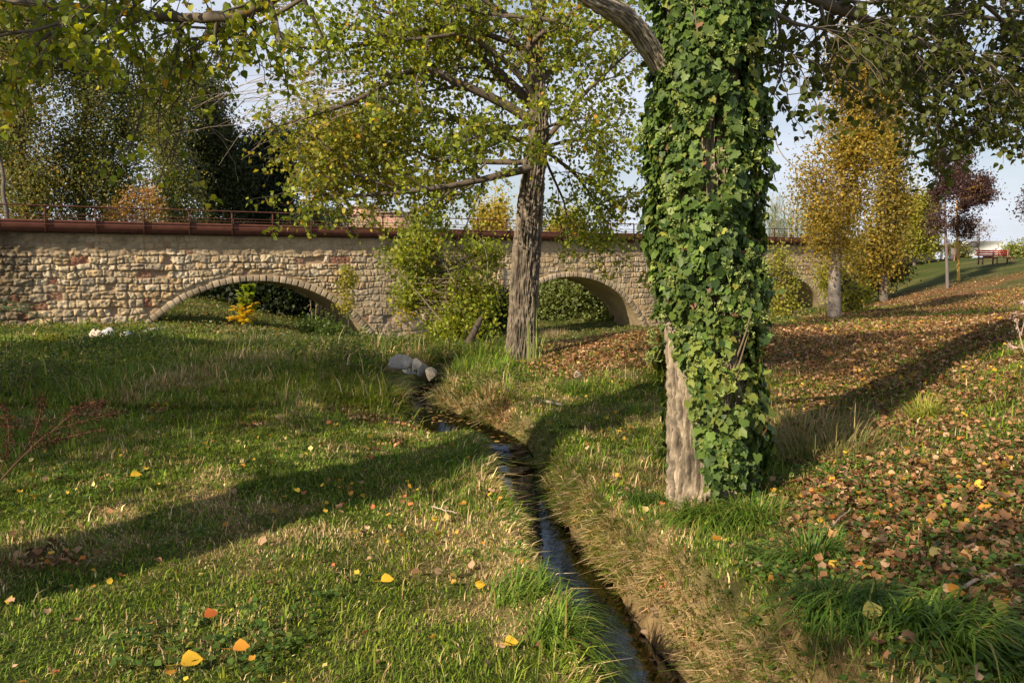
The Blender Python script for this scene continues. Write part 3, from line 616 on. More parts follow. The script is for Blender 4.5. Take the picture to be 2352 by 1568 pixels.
# thin sprays that stand off the right hand outline
P, out_, z_, az_ = ivy_layer(700, 1.08, 1.24, .3, 4.5); n = len(P)
leaves(mb, P, rng.uniform(.035, .07, n), out_*.4+rdir(n)*.8, np.array([0, 0, -1.])+rdir(n)*.6, pick(ivpal, n, .2), IVYL, IVYL_F3)
mb.build('ivy', M_ivy, ivt)
mb = MB()
for i in range(22):      # ivy stems and flower sprays
    z = rng.uniform(.3, 3.0); az = rng.uniform(R(255), R(350)); r = ivy_r(np.array([z]), np.array([az]))[0]*.86
    c0 = np.array([np.interp(z, AXD[:, 2], AXD[:, 0])+r*math.cos(az), np.interp(z, AXD[:, 2], AXD[:, 1])+r*math.sin(az), z])
    tube(mb, bend(c0, (math.cos(az)*.12, math.sin(az)*.12, 1), rng.uniform(.25, .5), 6, .08), np.linspace(.008, .003, 7), 5, (.2, .15, .1))
for i in range(60):
    z = rng.uniform(.8, 3.6); az = rng.uniform(R(170), R(340)); r = ivy_r(np.array([z]), np.array([az]))[0]*1.05
    c0 = np.array([np.interp(z, AXD[:, 2], AXD[:, 0])+.03+r*math.cos(az), np.interp(z, AXD[:, 2], AXD[:, 1])+r*math.sin(az), z])
    for q in range(9):
        tw = bend(c0, (math.cos(az), math.sin(az), .6)+rng.normal(0, .5, 3), rng.uniform(.04, .08), 3, .15); tube(mb, tw, [.0022]*4, 3, (.22, .27, .08)); 
        for w_ in range(3): tube(mb, [tw[-1], tw[-1]+rng.normal(0, .006, 3)+[0, 0, .008]], [.005, .005], 5, (.27, .33, .1))
mb.build('ivy_stem', M_twig, ivt)
# overhead crown of the ivy tree: drooping branches with leaves
def pl(pts): return [tuple(at(*p)) for p in pts]
bk = (.13, .105, .08); mbw = MB(); mbl = MB()
limbsL = [(pl([(820,-120,4.2),(650,-25,4.3),(590,15,4.35),(500,40,4.4),(400,40,4.5),(200,18,4.6),(0,4,4.7),(-250,-20,4.9)]), .042, .012, 1.0),
          (pl([(600,10,4.35),(540,45,4.5),(480,82,4.7),(440,90,4.8)]), .026, .008, .5),
          (pl([(720,-20,4.6),(640,30,4.7),(560,62,4.8),(420,62,4.9),(330,40,5.0)]), .014, .005, .6),
          (pl([(190,20,4.6),(110,80,4.5),(50,140,4.4),(0,190,4.3)]), .012, .004, .8),
          (pl([(300,-60,4.2),(220,0,4.1),(120,60,4.0),(-60,90,3.9)]), .015, .005, 1.0),
          (pl([(240,20,4.6),(300,120,4.6),(330,230,4.6),(300,330,4.6),(280,350,4.6)]), .007, .002, .22),
          (pl([(450,90,4.7),(440,160,4.7),(420,260,4.7),(425,330,4.7)]), .007, .002, .12),
          (pl([(520,-60,4.5),(380,-30,4.4),(250,60,4.4),(200,120,4.4)]), .012, .004, 1.0)]
grow(limbsL, mbw, mbl, PAL_POP+[(.35, .36, .03, 3)], leaf=.045, l2=(.25, .7), s2=.085, l3=(.10, .26), s3=.08, nl=8, up=-.45, grav=.12, barkcol=bk, shape=HEART*np.array([.95, 1, 2.6]), faces=HEART_F, start=.12, tiphang=.8)
limbsR = [(pl([(1700,-60,5.2),(1850,-10,5.6),(2000,50,6.2),(2150,110,6.8),(2352,160,7.5),(2550,200,8.2)]), .05, .012, .75),
          (pl([(1720,-40,5.0),(1780,30,5.0),(1850,60,5.2),(1960,80,5.6)]), .022, .005, .6),
          (pl([(1850,-100,6.0),(2050,-10,6.6),(2250,40,7.2),(2500,60,7.8)]), .04, .012, 1.0),
          (pl([(1900,-20,6.0),(2050,90,6.3),(2130,180,6.6),(2160,230,6.8)]), .02, .004, .6),
          (pl([(2050,-10,6.5),(2200,130,7.0),(2260,210,7.2),(2290,260,7.4)]), .02, .004, .9),
          (pl([(2250,0,7.0),(2330,80,7.2),(2400,200,7.4)]), .02, .004, 1.0),
          (pl([(2000,-80,6.4),(2200,-50,7.0),(2450,-60,8)]), .03, .01, 1.0),
          (pl([(2150,110,6.8),(2190,190,6.9),(2180,260,7.0),(2160,290,7.0)]), .010, .003, 1.0),
          (pl([(2352,160,7.5),(2330,230,7.4),(2290,290,7.3),(2240,315,7.3)]), .012, .003, 1.0),
          (pl([(1780,30,5.0),(1800,100,5.0),(1795,170,5.0),(1775,220,5.0)]), .008, .003, .8),
          (pl([(2260,120,7.0),(2300,210,7.0),(2230,290,7.0)]), .010, .003, 1.0),
          (pl([(2000,50,6.2),(2030,130,6.2),(2090,190,6.3),(2130,235,6.4)]), .010, .003, 1.0),
          (pl([(2300,0,7.4),(2352,120,7.5),(2380,260,7.6)]), .02, .004, 1.0),
          (pl([(1950,40,6.0),(1960,150,6.0),(1965,215,6.1)]), .012, .004, .5)]
grow(limbsR, mbw, mbl, [(.10, .12, .025, 4), (.07, .09, .02, 3), (.14, .15, .03, 1)], leaf=.055, l2=(.4, .95), s2=.11, l3=(.15, .32), s3=.09, nl=8, up=-.3, grav=.10, barkcol=bk, shape=HEART*np.array([.95, 1, 2.2]), faces=HEART_F, start=.05, tiphang=1.0)  # darker leaf palette paints in the shade of the crown above
for p0, p1, r_ in (((1.16, 5.0, 3.9), at(1700, -60, 5.2), .09), ((1.15, 5.05, 5.2), at(1850, -100, 6.0), .07), (at(1850, -100, 6.0), at(2000, -80, 6.4), .04)):
    p0 = np.array(p0); m_ = (p0+p1)/2+[0, 0, .25]; tube(mbw, dens([p0, m_, p1], 6), np.linspace(r_, r_*.6, 13), 8, bk)
top = [(bend(np.array([1.16, 5.02, z0]), (math.cos(a_), math.sin(a_), .45), 2.6, 5, .12), .07, .015, 1.0) for z0, a_ in ((4.6, .2), (5.0, 1.1), (5.4, -1.0), (5.8, 2.2), (6.0, -.3), (6.5, .6), (6.6, 3.6), (6.9, -2))]
grow([(list(map(tuple, t_[0])),)+t_[1:] for t_ in top], mbw, mbl, PAL_POP, leaf=.09, l2=(.8, 1.5), s2=.28, l3=(.3, .5), s3=.2, nl=9, up=.2, barkcol=bk)
mbw.build('branches', M_twig, ivt); mbl.build('crown', M_leaf, ivt)

# ================================================================== poplar in the middle
PB = hit(1200, 832); PB = np.array([PB[0], 12.4]); pbz = Hs(*PB); dpt = 12.4
pop = thing('poplar_tree', 'tall poplar with furrowed grey bark and spreading yellow green crown before the bridge', 'tree', (PB[0], PB[1], pbz))
tp = pl([(1196, 850, 12.4), (1200, 760, 12.4), (1205, 640, 12.4), (1216, 500, 12.4), (1227, 380, 12.4), (1238, 300, 12.45), (1235, 200, 12.5), (1225, 100, 12.6), (1240, 0, 12.7), (1250, -150, 12.9), (1250, -400, 13.1)])
mb = MB(); trunk_mesh(mb, tp, [.255, .228, .215, .195, .17, .145, .12, .11, .10, .08, .04], (.165, .135, .105), nth=340, nper=24, ridge=.038, seed=8, flare=.10, freq=8)
mb.build('trunk', M_bark, pop, smooth=True)
mbw = MB(); mbl = MB(); bk2 = (.11, .088, .068)
lm1 = [(pl([(1225,385,12.3),(1150,402,12.0),(1050,425,11.8),(930,440,11.6),(800,450,11.5),(690,440,11.4)]), .065, .01, 1.0),
       (pl([(1222,372,12.4),(1120,372,12.6),(1000,365,12.8),(920,330,13.0),(800,290,13.2)]), .05, .01, 1.0),
       (pl([(1232,285,12.4),(1150,235,12.2),(1060,195,12.0),(960,160,11.8),(820,230,11.5),(700,270,11.3),(600,300,11.1)]), .085, .01, .75),
       (pl([(1240,262,12.6),(1180,200,12.8),(1100,130,13.0),(1000,60,13.2),(850,20,13.4)]), .10, .02, 1.0),
       (pl([(1235,240,12.5),(1190,170,12.2),(1120,110,12.0),(1060,80,11.8),(930,90,11.5),(800,60,11.3)]), .06, .012, 1.0),
       (pl([(1180,165,12.2),(1230,90,12.0),(1300,40,11.9),(1380,-20,11.8)]), .06, .02, 1.0),
       (pl([(1300,50,11.9),(1200,40,11.9),(1080,25,11.9),(960,-10,11.9)]), .04, .01, 1.0),
       (pl([(1258,318,12.4),(1330,230,12.2),(1400,160,12.0),(1470,100,11.9)]), .045, .01, 1.0),
       (pl([(1250,340,12.4),(1330,320,12.7),(1400,340,13.0),(1440,380,13.2)]), .03, .008, 1.0),
       (pl([(1250,345,12.5),(1320,400,13.2),(1370,470,13.8),(1400,530,14.2)]), .035, .008, 1.0),
       (pl([(1245,350,12.6),(1290,450,13.6),(1320,520,14.2),(1440,600,14.6)]), .025, .006, .6),
       (pl([(1235,200,12.5),(1300,120,13.0),(1380,60,13.4),(1430,20,13.6)]), .05, .01, 1.0),
       (pl([(1235,310,12.6),(1180,320,13.6),(1100,300,14.5),(980,330,15.2),(850,380,15.6)]), .05, .01, 1.0),
       (pl([(1230,290,12.5),(1100,290,13.4),(960,250,14.0),(800,330,14.5),(720,380,14.8)]), .045, .01, 1.0),
       (pl([(1225,150,12.6),(1150,60,13.4),(1020,-20,14),(850,-80,14.4)]), .06, .012, 1.0),
       (pl([(1238,100,12.7),(1330,20,13.2),(1420,-60,13.6)]), .05, .012, 1.0),
       (pl([(1225,120,12.6),(1040,60,12.4),(860,100,12.0),(700,110,11.7),(640,70,11.5)]), .05, .01, 1.0),
       (pl([(1230,80,12.6),(1000,-60,12.2),(800,-60,11.8),(640,-20,11.4)]), .05, .01, 1.0),
       (pl([(1230,350,12.5),(1200,330,11.4),(1140,300,10.8),(1060,330,10.4)]), .03, .008, 1.0),
       (pl([(1240,300,12.4),(1290,280,11.6),(1360,270,11.2)]), .03, .008, 1.0),
       (pl([(1100,415,12.0),(1020,470,12.0),(960,500,12.1)]), .015, .005, .6)]
nlv = grow(lm1, mbw, mbl, PAL_POP, leaf=.076, l2=(.7, 1.5), s2=.14, l3=(.22, .5), s3=.10, nl=9, up=.05, grav=.05, barkcol=bk2, start=.22)
lm2 = [(pl([(930,440,11.6),(820,400,11.4),(740,330,11.3),(700,300,11.3)]), .02, .006, 1.0),
       (pl([(800,450,11.5),(740,400,11.2),(690,370,11.0)]), .012, .005, 1.0),
       (pl([(920,330,13.0),(830,380,12.8),(760,400,12.6)]), .02, .005, 1.0),
       (pl([(960,250,14.0),(860,220,13.8),(780,250,13.6),(740,230,13.5)]), .02, .006, 1.0),
       (pl([(1370,470,13.8),(1430,450,14.0),(1460,430,14.2)]), .014, .005, 1.0)]
nlv += grow(lm2, mbw, mbl, PAL_POPY, leaf=.075, l2=(.6, 1.2), s2=.13, l3=(.2, .45), s3=.12, nl=9, up=.0, grav=.05, barkcol=bk2, start=.05)
ELP = lambda L_: [pell(*e[:4], e[4], e[2]*.9) for e in L_]
crown_clumps(mbl, ELP([(1000,150,180,110,12.8),(1300,170,140,110,13.3),(1380,310,85,90,13.4),(1180,60,200,100,12.6),(820,110,170,90,12),(900,250,150,90,13.2),(1390,440,70,75,13.8),(1400,60,100,80,13.5),(700,60,110,70,11.6),(1090,330,90,60,13.4),(1340,530,80,45,14.2),(1060,440,70,40,13.2)]), 340, 26, .19, .072, PAL_POP, None, None, bk2, 1, 1.6, .46, .008, seed=81)
crown_clumps(mbl, ELP([(830,370,150,80,12.8),(730,380,80,65,12),(820,290,130,60,13),(940,430,110,45,12.5),(720,320,60,60,12)]), 260, 28, .18, .07, PAL_POPY, None, None, bk2, 1, 1.6, .44, .008, seed=82)
crown_clumps(mbl, [((1.5, 12.2, 9.6), (3.0, 2.4, 1.9)), ((3.4, 10.6, 9.0), (2.0, 1.8, 1.3)), ((-.8, 13, 8.6), (2, 2, 1.6))], 230, 40, .3, .10, PAL_POP, mbw, [tuple(p) for p in tp], bk2, 1, 1.2, .42, .02, seed=83)  # upper crown above the view, added to throw shade on the right hill
# long bare twigs reaching left of the crown
for i in range(46):
    p0 = at(rng.uniform(620, 860), rng.uniform(160, 280), rng.uniform(11, 12)); q = bend(p0, (-1, rng.normal(0, .4), rng.uniform(-.55, .1)), rng.uniform(.7, 1.7), 9, .10, .025); tube(mbw, q, np.linspace(.006, .002, 10), 3, (.28, .22, .18), False)
mbw.build('branches', M_twig, pop); mbl.build('crown', M_leaf, pop)
print('poplar leaves', nlv)

# ================================================================== shrubs, trees behind and on the hill
def far_tree(name, label, cat, Xb, depth, trunkpx, r0, ells, nclump, per, rad, leaf, pal, bark=(.13, .11, .09), wr=.03, stretch=1.0, hole=.36, group=None, seed=5, nf=.6, branches=True, multi=None):
    """trunkpx: list of (X, Y) of the trunk from the ground up; ells in photo pixels at the tree's depth"""
    pts = [at(X_, Y_, depth) for X_, Y_ in trunkpx]
    b_ = np.array([pts[0][0], pts[0][1], Hs(pts[0][0], pts[0][1])]); pts = [b_-[0, 0, .1]]+pts if pts[0][2] > b_[2]+.3 else [np.array([pts[0][0], pts[0][1], b_[2]-.1])]+pts[1:]
    t_ = thing(name, label, cat, b_, group); mw = MB(); ml = MB()
    P = dens([tuple(p) for p in pts], 8); tube(mw, P+np.stack([(fbm(P[:, 2]*.8, P[:, 2]*0, seed=seed)-.5)*r0*1.2]*3, 1)*[1, 1, 0], np.linspace(r0, r0*.2, len(P)), 10, bark)
    for m_ in (multi or []):
        Q = dens([tuple(at(X_, Y_, depth)) for X_, Y_ in m_[0]], 6); tube(mw, Q, np.linspace(m_[1], m_[1]*.3, len(Q)), 6, bark)
    sub_ = []; rs_ = np.random.default_rng(seed*7+1)
    for e in ells:
        if e[3] < 45: sub_.append(e); continue
        for q_ in range(7):
            a_ = rs_.uniform(0, 6.28); r_ = rs_.uniform(.1, .75); f_ = rs_.uniform(.35, .6); m_ = min(e[2], e[3])
            sub_.append((e[0]+math.cos(a_)*r_*e[2], e[1]+math.sin(a_)*r_*e[3], e[2]*f_, max(m_, e[3]*.6)*f_, (e[4] if len(e) > 4 else 0)+rs_.uniform(-.5, .5)*e[2]*depth/FPX))
    ells = sub_
    el = [pell(*e[:4], depth+(e[4] if len(e) > 4 else 0)) for e in ells]
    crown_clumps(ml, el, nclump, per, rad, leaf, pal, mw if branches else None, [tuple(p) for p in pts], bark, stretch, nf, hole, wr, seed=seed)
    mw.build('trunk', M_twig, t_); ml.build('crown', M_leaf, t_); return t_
G_BACK = 'tall trees standing behind the bridge'
far_tree('poplar_tree', 'tall olive brown poplar behind the railing at the far left end of the bridge', 'tree', 60, 46, [(60, 560), (55, 380), (60, 180), (70, 60)], .28,
         [(50, 130, 90, 130), (40, 300, 85, 120), (70, 420, 90, 90), (30, 30, 90, 80), (60, 510, 90, 40)], 430, 80, .75, .15, PAL_OLIVE+[(.30, .2, .04, 3)], wr=.05, stretch=1.5, hole=.33, group=G_BACK, seed=11)
far_tree('poplar_tree', 'tall green and olive poplar behind the bridge, second from the left edge', 'tree', 190, 48, [(190, 560), (185, 380), (195, 200), (190, 90)], .28,
         [(190, 200, 66, 130), (165, 350, 70, 130), (205, 430, 70, 70), (150, 110, 60, 80), (190, 510, 70, 35)], 330, 80, .7, .15, PAL_OLIVE, wr=.05, stretch=1.6, hole=.38, group=G_BACK, seed=12)
far_tree('poplar_tree', 'dark trunked poplar with a loose crown and open gaps behind the bridge', 'tree', 255, 50, [(245, 560), (240, 430), (265, 320), (290, 200), (300, 110)], .26,
         [(290, 190, 62, 110), (320, 300, 60, 90), (300, 420, 48, 60), (250, 300, 40, 70), (300, 510, 70, 30)], 210, 80, .7, .15, PAL_OLIVE, wr=.05, stretch=1.5, hole=.42, group=G_BACK, seed=13, multi=[([(240, 500), (270, 460), (300, 420)], .09), ([(245, 500), (215, 450), (195, 400)], .09)])
far_tree('poplar_tree', 'olive poplar with drooping sprays beside the dark conifers behind the bridge', 'tree', 400, 47, [(400, 560), (405, 400), (410, 240), (400, 130)], .26,
         [(400, 200, 52, 90), (390, 320, 50, 110), (400, 430, 48, 60), (450, 160, 30, 60), (400, 510, 60, 35)], 330, 80, .6, .14, PAL_OLIVE+[(.2, .19, .05, 3)], wr=.045, stretch=1.7, hole=.36, group=G_BACK, seed=14)
far_tree('cypress_tree', 'tall dark green conifer rising behind the bridge railing', 'tree', 480, 52, [(485, 560), (485, 350), (470, 150)], .3,
         [(470, 220, 48, 80), (490, 330, 62, 100), (505, 430, 75, 75), (500, 510, 80, 35)], 480, 80, .6, .17, [(.05, .065, .025, 3), (.08, .09, .03, 2), (.035, .05, .025, 2)], wr=.05, stretch=1.2, hole=.28, group=G_BACK, seed=15)
far_tree('pine_tree', 'blackish blue green pine with a ragged rounded top behind the bridge', 'tree', 600, 55, [(600, 560), (600, 450), (605, 350)], .3,
         [(585, 370, 60, 65), (630, 350, 45, 50), (610, 450, 90, 55), (655, 400, 32, 45), (620, 510, 90, 35)], 480, 80, .6, .17, PAL_DARK, wr=.05, stretch=.9, hole=.27, group=G_BACK, seed=16)
far_tree('shrub', 'orange and red autumn shrub showing through the railing under the tall poplars', 'shrub', 315, 44, [(315, 560), (315, 480), (320, 440)], .06,
         [(325, 445, 32, 22), (295, 490, 42, 22), (350, 480, 30, 24)], 50, 40, .3, .13, [(.34, .16, .06, 3), (.45, .30, .08, 2), (.2, .17, .05, 3)], hole=.35, seed=17)
far_tree('bare_tree', 'dark leaning trunk with few leaves at the left edge above the railing', 'tree', 0, 40, [(20, 560), (12, 440), (-4, 350), (-20, 250)], .16,
         [(-25, 330, 30, 60), (-20, 220, 40, 60)], 50, 40, .35, .15, PAL_OLIVE, hole=.2, seed=18)
for i_, (X_, d_, t_) in enumerate([(760, 60, 'far low olive tree behind the reeds above the railing'), ]):
    far_tree('tree', t_, 'tree', X_, d_, [(X_, 560), (X_, 520), (X_, 490)], .1, [(X_-40, 505, 90, 26)], 130, 60, .4, .17, PAL_OLIVE, hole=.2, seed=20+i_)
far_tree('poplar_tree', 'small distant yellow poplar seen over the railing left of the central trunk', 'tree', 1135, 120, [(1135, 580), (1135, 520), (1138, 450)], .2,
         [(1150, 495, 14, 45), (1115, 515, 22, 35), (1135, 540, 40, 20)], 90, 60, .8, .4, [(.42, .33, .05, 3), (.3, .26, .07, 2)], stretch=2, hole=.25, seed=24)
far_tree('poplar_tree', 'distant yellow poplar just right of the central trunk above the railing', 'tree', 1300, 120, [(1300, 580), (1300, 530)], .2,
         [(1300, 535, 40, 30)], 90, 60, .8, .4, [(.42, .33, .05, 3), (.3, .28, .07, 2)], stretch=1.5, hole=.25, seed=25)
# leafy suckers in front of the bridge wall
far_tree('bush', 'yellow green leafy bush leaning against the bridge wall left of the central trunk', 'bush', 1080, 17.5, [(1075, 800), (1060, 700), (1030, 620), (960, 540)], .05,
         [(1080, 690, 75, 85, 0), (1000, 640, 70, 60, .6), (960, 570, 55, 45, 0), (1100, 590, 55, 45, .5), (960, 680, 50, 50, .5), (1060, 760, 80, 45, .3), (920, 600, 40, 30, .4), (985, 520, 45, 22, 0)],
         460, 32, .17, .08, PAL_POP+[(.25, .27, .03, 4)], bark=(.2, .16, .12), wr=.010, hole=.30, seed=31, nf=2.0, multi=[([(1080, 800), (1110, 690), (1120, 600), (1100, 540)], .03), ([(1070, 800), (1000, 720), (930, 640), (860, 590)], .025)])
far_tree('bush', 'dark evergreen bush growing at the foot of the wall behind the central trunk', 'bush', 1110, 19, [(1110, 800), (1110, 740), (1115, 690)], .05,
         [(1110, 740, 60, 50), (1150, 690, 25, 50)], 120, 40, .18, .09, [(.035, .06, .02, 3), (.06, .09, .025, 2)], wr=.012, hole=.2, seed=32, nf=2)
far_tree('sapling', 'thin yellow leaved creeper hanging down the wall right of the first arch', 'creeper', 800, 38, [(800, 770), (800, 700), (795, 640)], .03,
         [(800, 640, 22, 40), (790, 700, 14, 35)], 34, 24, .2, .13, PAL_POPY, hole=.2, seed=33, wr=.012)
# golden poplars right of the ivy tree
far_tree('poplar_tree', 'golden leaved poplar with pale lower trunk on the ridge right of the ivy trunk', 'tree', 1915, 24, [(1915, 728), (1917, 650), (1925, 520), (1935, 400), (1955, 280), (1965, 150), (1965, 60)], .2,
         [(1935, 480, 75, 110), (1960, 330, 80, 110), (1975, 190, 85, 110), (1965, 120, 60, 60), (1900, 560, 45, 60), (1860, 420, 35, 70)], 720, 44, .32, .08, PAL_GOLD, bark=(.30, .25, .21), wr=.014, stretch=1.6, hole=.22, seed=141, nf=1.4,
         multi=[([(1925, 540), (1880, 430), (1800, 360), (1765, 280)], .03), ([(1925, 580), (1860, 520), (1790, 480), (1750, 440)], .025), ([(1930, 480), (1980, 380), (2030, 250)], .05)])
far_tree('poplar_tree', 'tall narrow brownish poplar behind the golden poplar beside the end of the bridge', 'tree', 2030, 40, [(2030, 700), (2030, 500), (2035, 300), (2040, 180)], .22,
         [(2030, 300, 50, 110), (2035, 450, 52, 110), (2000, 560, 50, 60), (2040, 560, 40, 60), (2045, 200, 38, 70)], 380, 50, .38, .13, PAL_GOLD+[(.12, .11, .035, 5)], wr=.03, stretch=1.8, hole=.32, seed=42)
far_tree('shrub', 'dark tangled evergreen shrub hiding the right end of the bridge wall', 'shrub', 2020, 44, [(2020, 680), (2020, 620)], .08,
         [(2010, 600, 50, 55), (2050, 620, 28, 45), (1985, 640, 30, 30)], 200, 50, .3, .13, [(.05, .065, .025, 3), (.09, .09, .03, 2)], hole=.2, seed=43)
far_tree('shrub', 'bright yellow green shrub at the foot of the golden poplar', 'shrub', 1955, 27, [(1950, 722), (1952, 690), (1955, 640)], .04,
         [(1950, 690, 38, 32), (1905, 640, 28, 60), (1975, 675, 22, 18)], 110, 36, .2, .085, PAL_POPY+[(.3, .33, .03, 5)], hole=.2, seed=44, nf=1.5)
far_tree('shrub', 'yellowish climbing shrub against the bridge wall between the ivy trunk and golden poplar', 'shrub', 1800, 30, [(1800, 740), (1800, 660), (1795, 600)], .04,
         [(1800, 670, 28, 70), (1790, 610, 22, 40), (1815, 710, 28, 25)], 110, 36, .2, .09, PAL_POPY+[(.2, .2, .05, 5)], hole=.2, seed=45, nf=1.5)
far_tree('tree', 'bright yellow green tree beside the right end of the bridge', 'tree', 2105, 62, [(2100, 600), (2102, 500), (2108, 420)], .15,
         [(2105, 470, 35, 55), (2110, 540, 38, 40), (2080, 520, 20, 50)], 260, 60, .45, .2, [(.38, .36, .04, 3), (.26, .27, .04, 3), (.16, .16, .05, 2)], hole=.25, seed=46, stretch=1.3)
far_tree('ornamental_tree', 'purple leaved young tree with slender trunk standing on the hill slope', 'tree', 2172, 40, [(2177, 654), (2173, 560), (2170, 450), (2168, 360), (2160, 320)], .085,
         [(2170, 430, 38, 75), (2160, 370, 25, 50), (2150, 510, 25, 35)], 150, 40, .22, .10, PAL_PURP, bark=(.16, .13, .13), wr=.014, hole=.34, seed=47, nf=1.2, stretch=1.2)
far_tree('ornamental_tree', 'fuller dark purple tree with yellowish trunk behind the other purple tree', 'tree', 2202, 44, [(2203, 634), (2200, 570), (2198, 480), (2200, 380)], .09,
         [(2215, 430, 42, 60), (2205, 375, 25, 40), (2250, 440, 35, 45), (2210, 510, 40, 40), (2265, 420, 15, 20)], 230, 44, .22, .11, PAL_PURP, bark=(.45, .28, .07), wr=.016, hole=.3, seed=48, nf=1.2)
far_tree('bare_tree', 'thin nearly bare young tree behind the red bench', 'tree', 2248, 68, [(2248, 592), (2249, 540), (2250, 500)], .06,
         [(2250, 540, 26, 40)], 40, 20, .28, .10, [(.2, .13, .11, 2)], wr=.016, hole=.2, seed=49)
far_tree('ornamental_tree', 'purple foliage of a tree cut by the right edge of the photo', 'tree', 2400, 44, [(2400, 600), (2398, 500), (2395, 430)], .09,
         [(2385, 470, 42, 44)], 60, 40, .24, .11, PAL_PURP, wr=.016, hole=.3, seed=50)
far_tree('shrub', 'low rounded green shrub on the hilltop between the white post and the bench', 'shrub', 2195, 85, [(2195, 594), (2195, 580)], .06,
         [(2200, 578, 24, 14)], 50, 50, .4, .22, PAL_OLIVE+[(.25, .2, .06, 3)], hole=.1, seed=51, branches=False)
far_tree('shrub', 'wide light green shrub on the hilltop right of the red bench', 'shrub', 2335, 80, [(2335, 592), (2335, 575)], .06,
         [(2340, 577, 28, 15), (2320, 583, 16, 9)], 70, 50, .4, .2, [(.2, .24, .07, 3), (.28, .28, .09, 2)], hole=.1, seed=52, branches=False)
# growth behind the arches
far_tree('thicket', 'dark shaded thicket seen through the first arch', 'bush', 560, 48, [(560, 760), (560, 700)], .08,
         [(440, 690, 80, 40, 2), (500, 670, 90, 40), (600, 690, 90, 50), (700, 700, 90, 55), (780, 730, 60, 50), (560, 650, 120, 30), (680, 650, 100, 40)], 800, 50, .45, .22, [(.022, .035, .016, 3), (.035, .05, .02, 2)], hole=.15, seed=53)  # very dark leaf colours stand in for the shade on this thicket
far_tree('thicket', 'sunlit green thicket seen through the second arch', 'bush', 1340, 56, [(1340, 760), (1340, 690)], .08,
         [(1290, 680, 80, 55), (1370, 675, 80, 55), (1440, 705, 60, 45), (1340, 735, 120, 28), (1250, 690, 60, 60)], 700, 50, .4, .2, [(.14, .18, .05, 3), (.24, .27, .10, 3), (.09, .12, .03, 2)], hole=.15, seed=54)
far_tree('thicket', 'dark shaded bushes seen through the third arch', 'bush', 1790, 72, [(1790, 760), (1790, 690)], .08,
         [(1790, 690, 80, 60)], 120, 50, .5, .25, [(.05, .07, .03, 3)], hole=.15, seed=55)  # shade behind the arch is put into the dark leaf colour
# off to the left and behind the camera: the trees whose shade lies over the lawn
def shade_tree(label, x, y, r0, hz, cr, nclump, per=70, leaf=.11, rad=.42, seed=60):
    b_ = np.array([x, y, Hs(x, y)]); t_ = thing('poplar_tree', label, 'tree', b_); mw = MB(); ml = MB()
    pts = [b_-[0, 0, .1], b_+[.05, 0, hz*.35], b_+[-.08, .05, hz*.7], b_+[0, 0, hz+cr[2]*.6]]
    trunk_mesh(mw, [tuple(p) for p in pts], [r0, r0*.9, r0*.7, r0*.2], (.3, .25, .2), nth=40, nper=12, ridge=.02, seed=seed)
    crown_clumps(ml, [(b_+[0, 0, hz], cr)], nclump, per, rad, leaf, PAL_POP, mw, [tuple(p) for p in pts], (.2, .16, .12), 1, .6, .4, .03, seed=seed)
    if seed == 61: crown_clumps(ml, [(b_+[.4, .3, 3.9], (1.7, 1.7, 1.0)), (b_+[.2, .5, 6.0], (1.6, 1.6, 1.0))], 26, 45, .3, .1, PAL_POP, mw, [tuple(p) for p in pts], (.2, .16, .12), 1, .9, .3, .02, seed=90)
    mw.build('trunk', M_twig, t_); ml.build('crown', M_leaf, t_)
shade_tree('poplar beside the camera whose trunk throws the broad shadow across the lawn', -5.3, 1.0, .5, 9.0, (2.2, 2.2, 1.6), 70, seed=61)
shade_tree('poplar outside the picture to the left shading the rough grass before the bridge', -11.8, 3.0, .35, 6.4, (3.4, 3.0, 2.2), 250, seed=62)
shade_tree('second poplar outside the picture to the left, nearer to the bridge', -14.5, 8.0, .3, 6.6, (3.0, 2.8, 2.2), 220, seed=64)
shade_tree('poplar behind the camera shading the leafy right hand corner', -4.2, -5.4, .3, 6.2, (1.6, 1.6, 1.6), 60, seed=63)

shade_tree('poplar outside the picture to the left, throwing dappled shade on the near lawn', -11.4, -.8, .28, 6.4, (2.3, 1.5, 1.6), 80, seed=65)

# ------------------------------------------------------------------ reeds
def reeds(name, label, X0, X1, depth, ztop, n, pal, spread=3.0, parent=None, zb=None, lh=.35):
    x0, x1 = (X0-1176)/FPX*depth, (X1-1176)/FPX*depth; t_ = thing(name, label, 'reeds', ((x0+x1)/2, depth, Hs((x0+x1)/2, depth)))
    mb = MB(); ml = MB()
    for i in range(n):
        x = rng.uniform(x0, x1); y = depth+rng.uniform(0, spread); z0 = Hs(x, y); h = (ztop-z0)*rng.uniform(.72, 1.05)
        st = bend(np.array([x, y, z0]), (rng.normal(0, .06), rng.normal(0, .06), 1), h, 6, .035); c = pick(pal, 1, .15)[0]
        tube(mb, st, np.linspace(.018, .006, 7), 3, c, False)
        m = 14; u = rng.uniform(2.2, 6, m); k = np.minimum(u.astype(int), 5); P = st[k]+(st[k+1]-st[k])*(u-k)[:, None]
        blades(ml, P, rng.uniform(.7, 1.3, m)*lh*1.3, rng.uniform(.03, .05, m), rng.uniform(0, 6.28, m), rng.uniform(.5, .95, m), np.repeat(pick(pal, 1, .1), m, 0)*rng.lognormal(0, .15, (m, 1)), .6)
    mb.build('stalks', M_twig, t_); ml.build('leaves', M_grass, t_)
RP = [(.22, .26, .10, 3), (.32, .33, .17, 2), (.42, .38, .22, 1.5), (.14, .19, .07, 2)]
reeds('reed_bed', 'green and straw coloured tall reeds behind the railing left of the central trunk', 640, 950, 52, 4.8, 230, RP, lh=.6)
reeds('reed_bed', 'tall green reeds rising over the railing right of the ivy trunk', 1720, 1890, 64, 6.8, 240, RP, lh=.7)
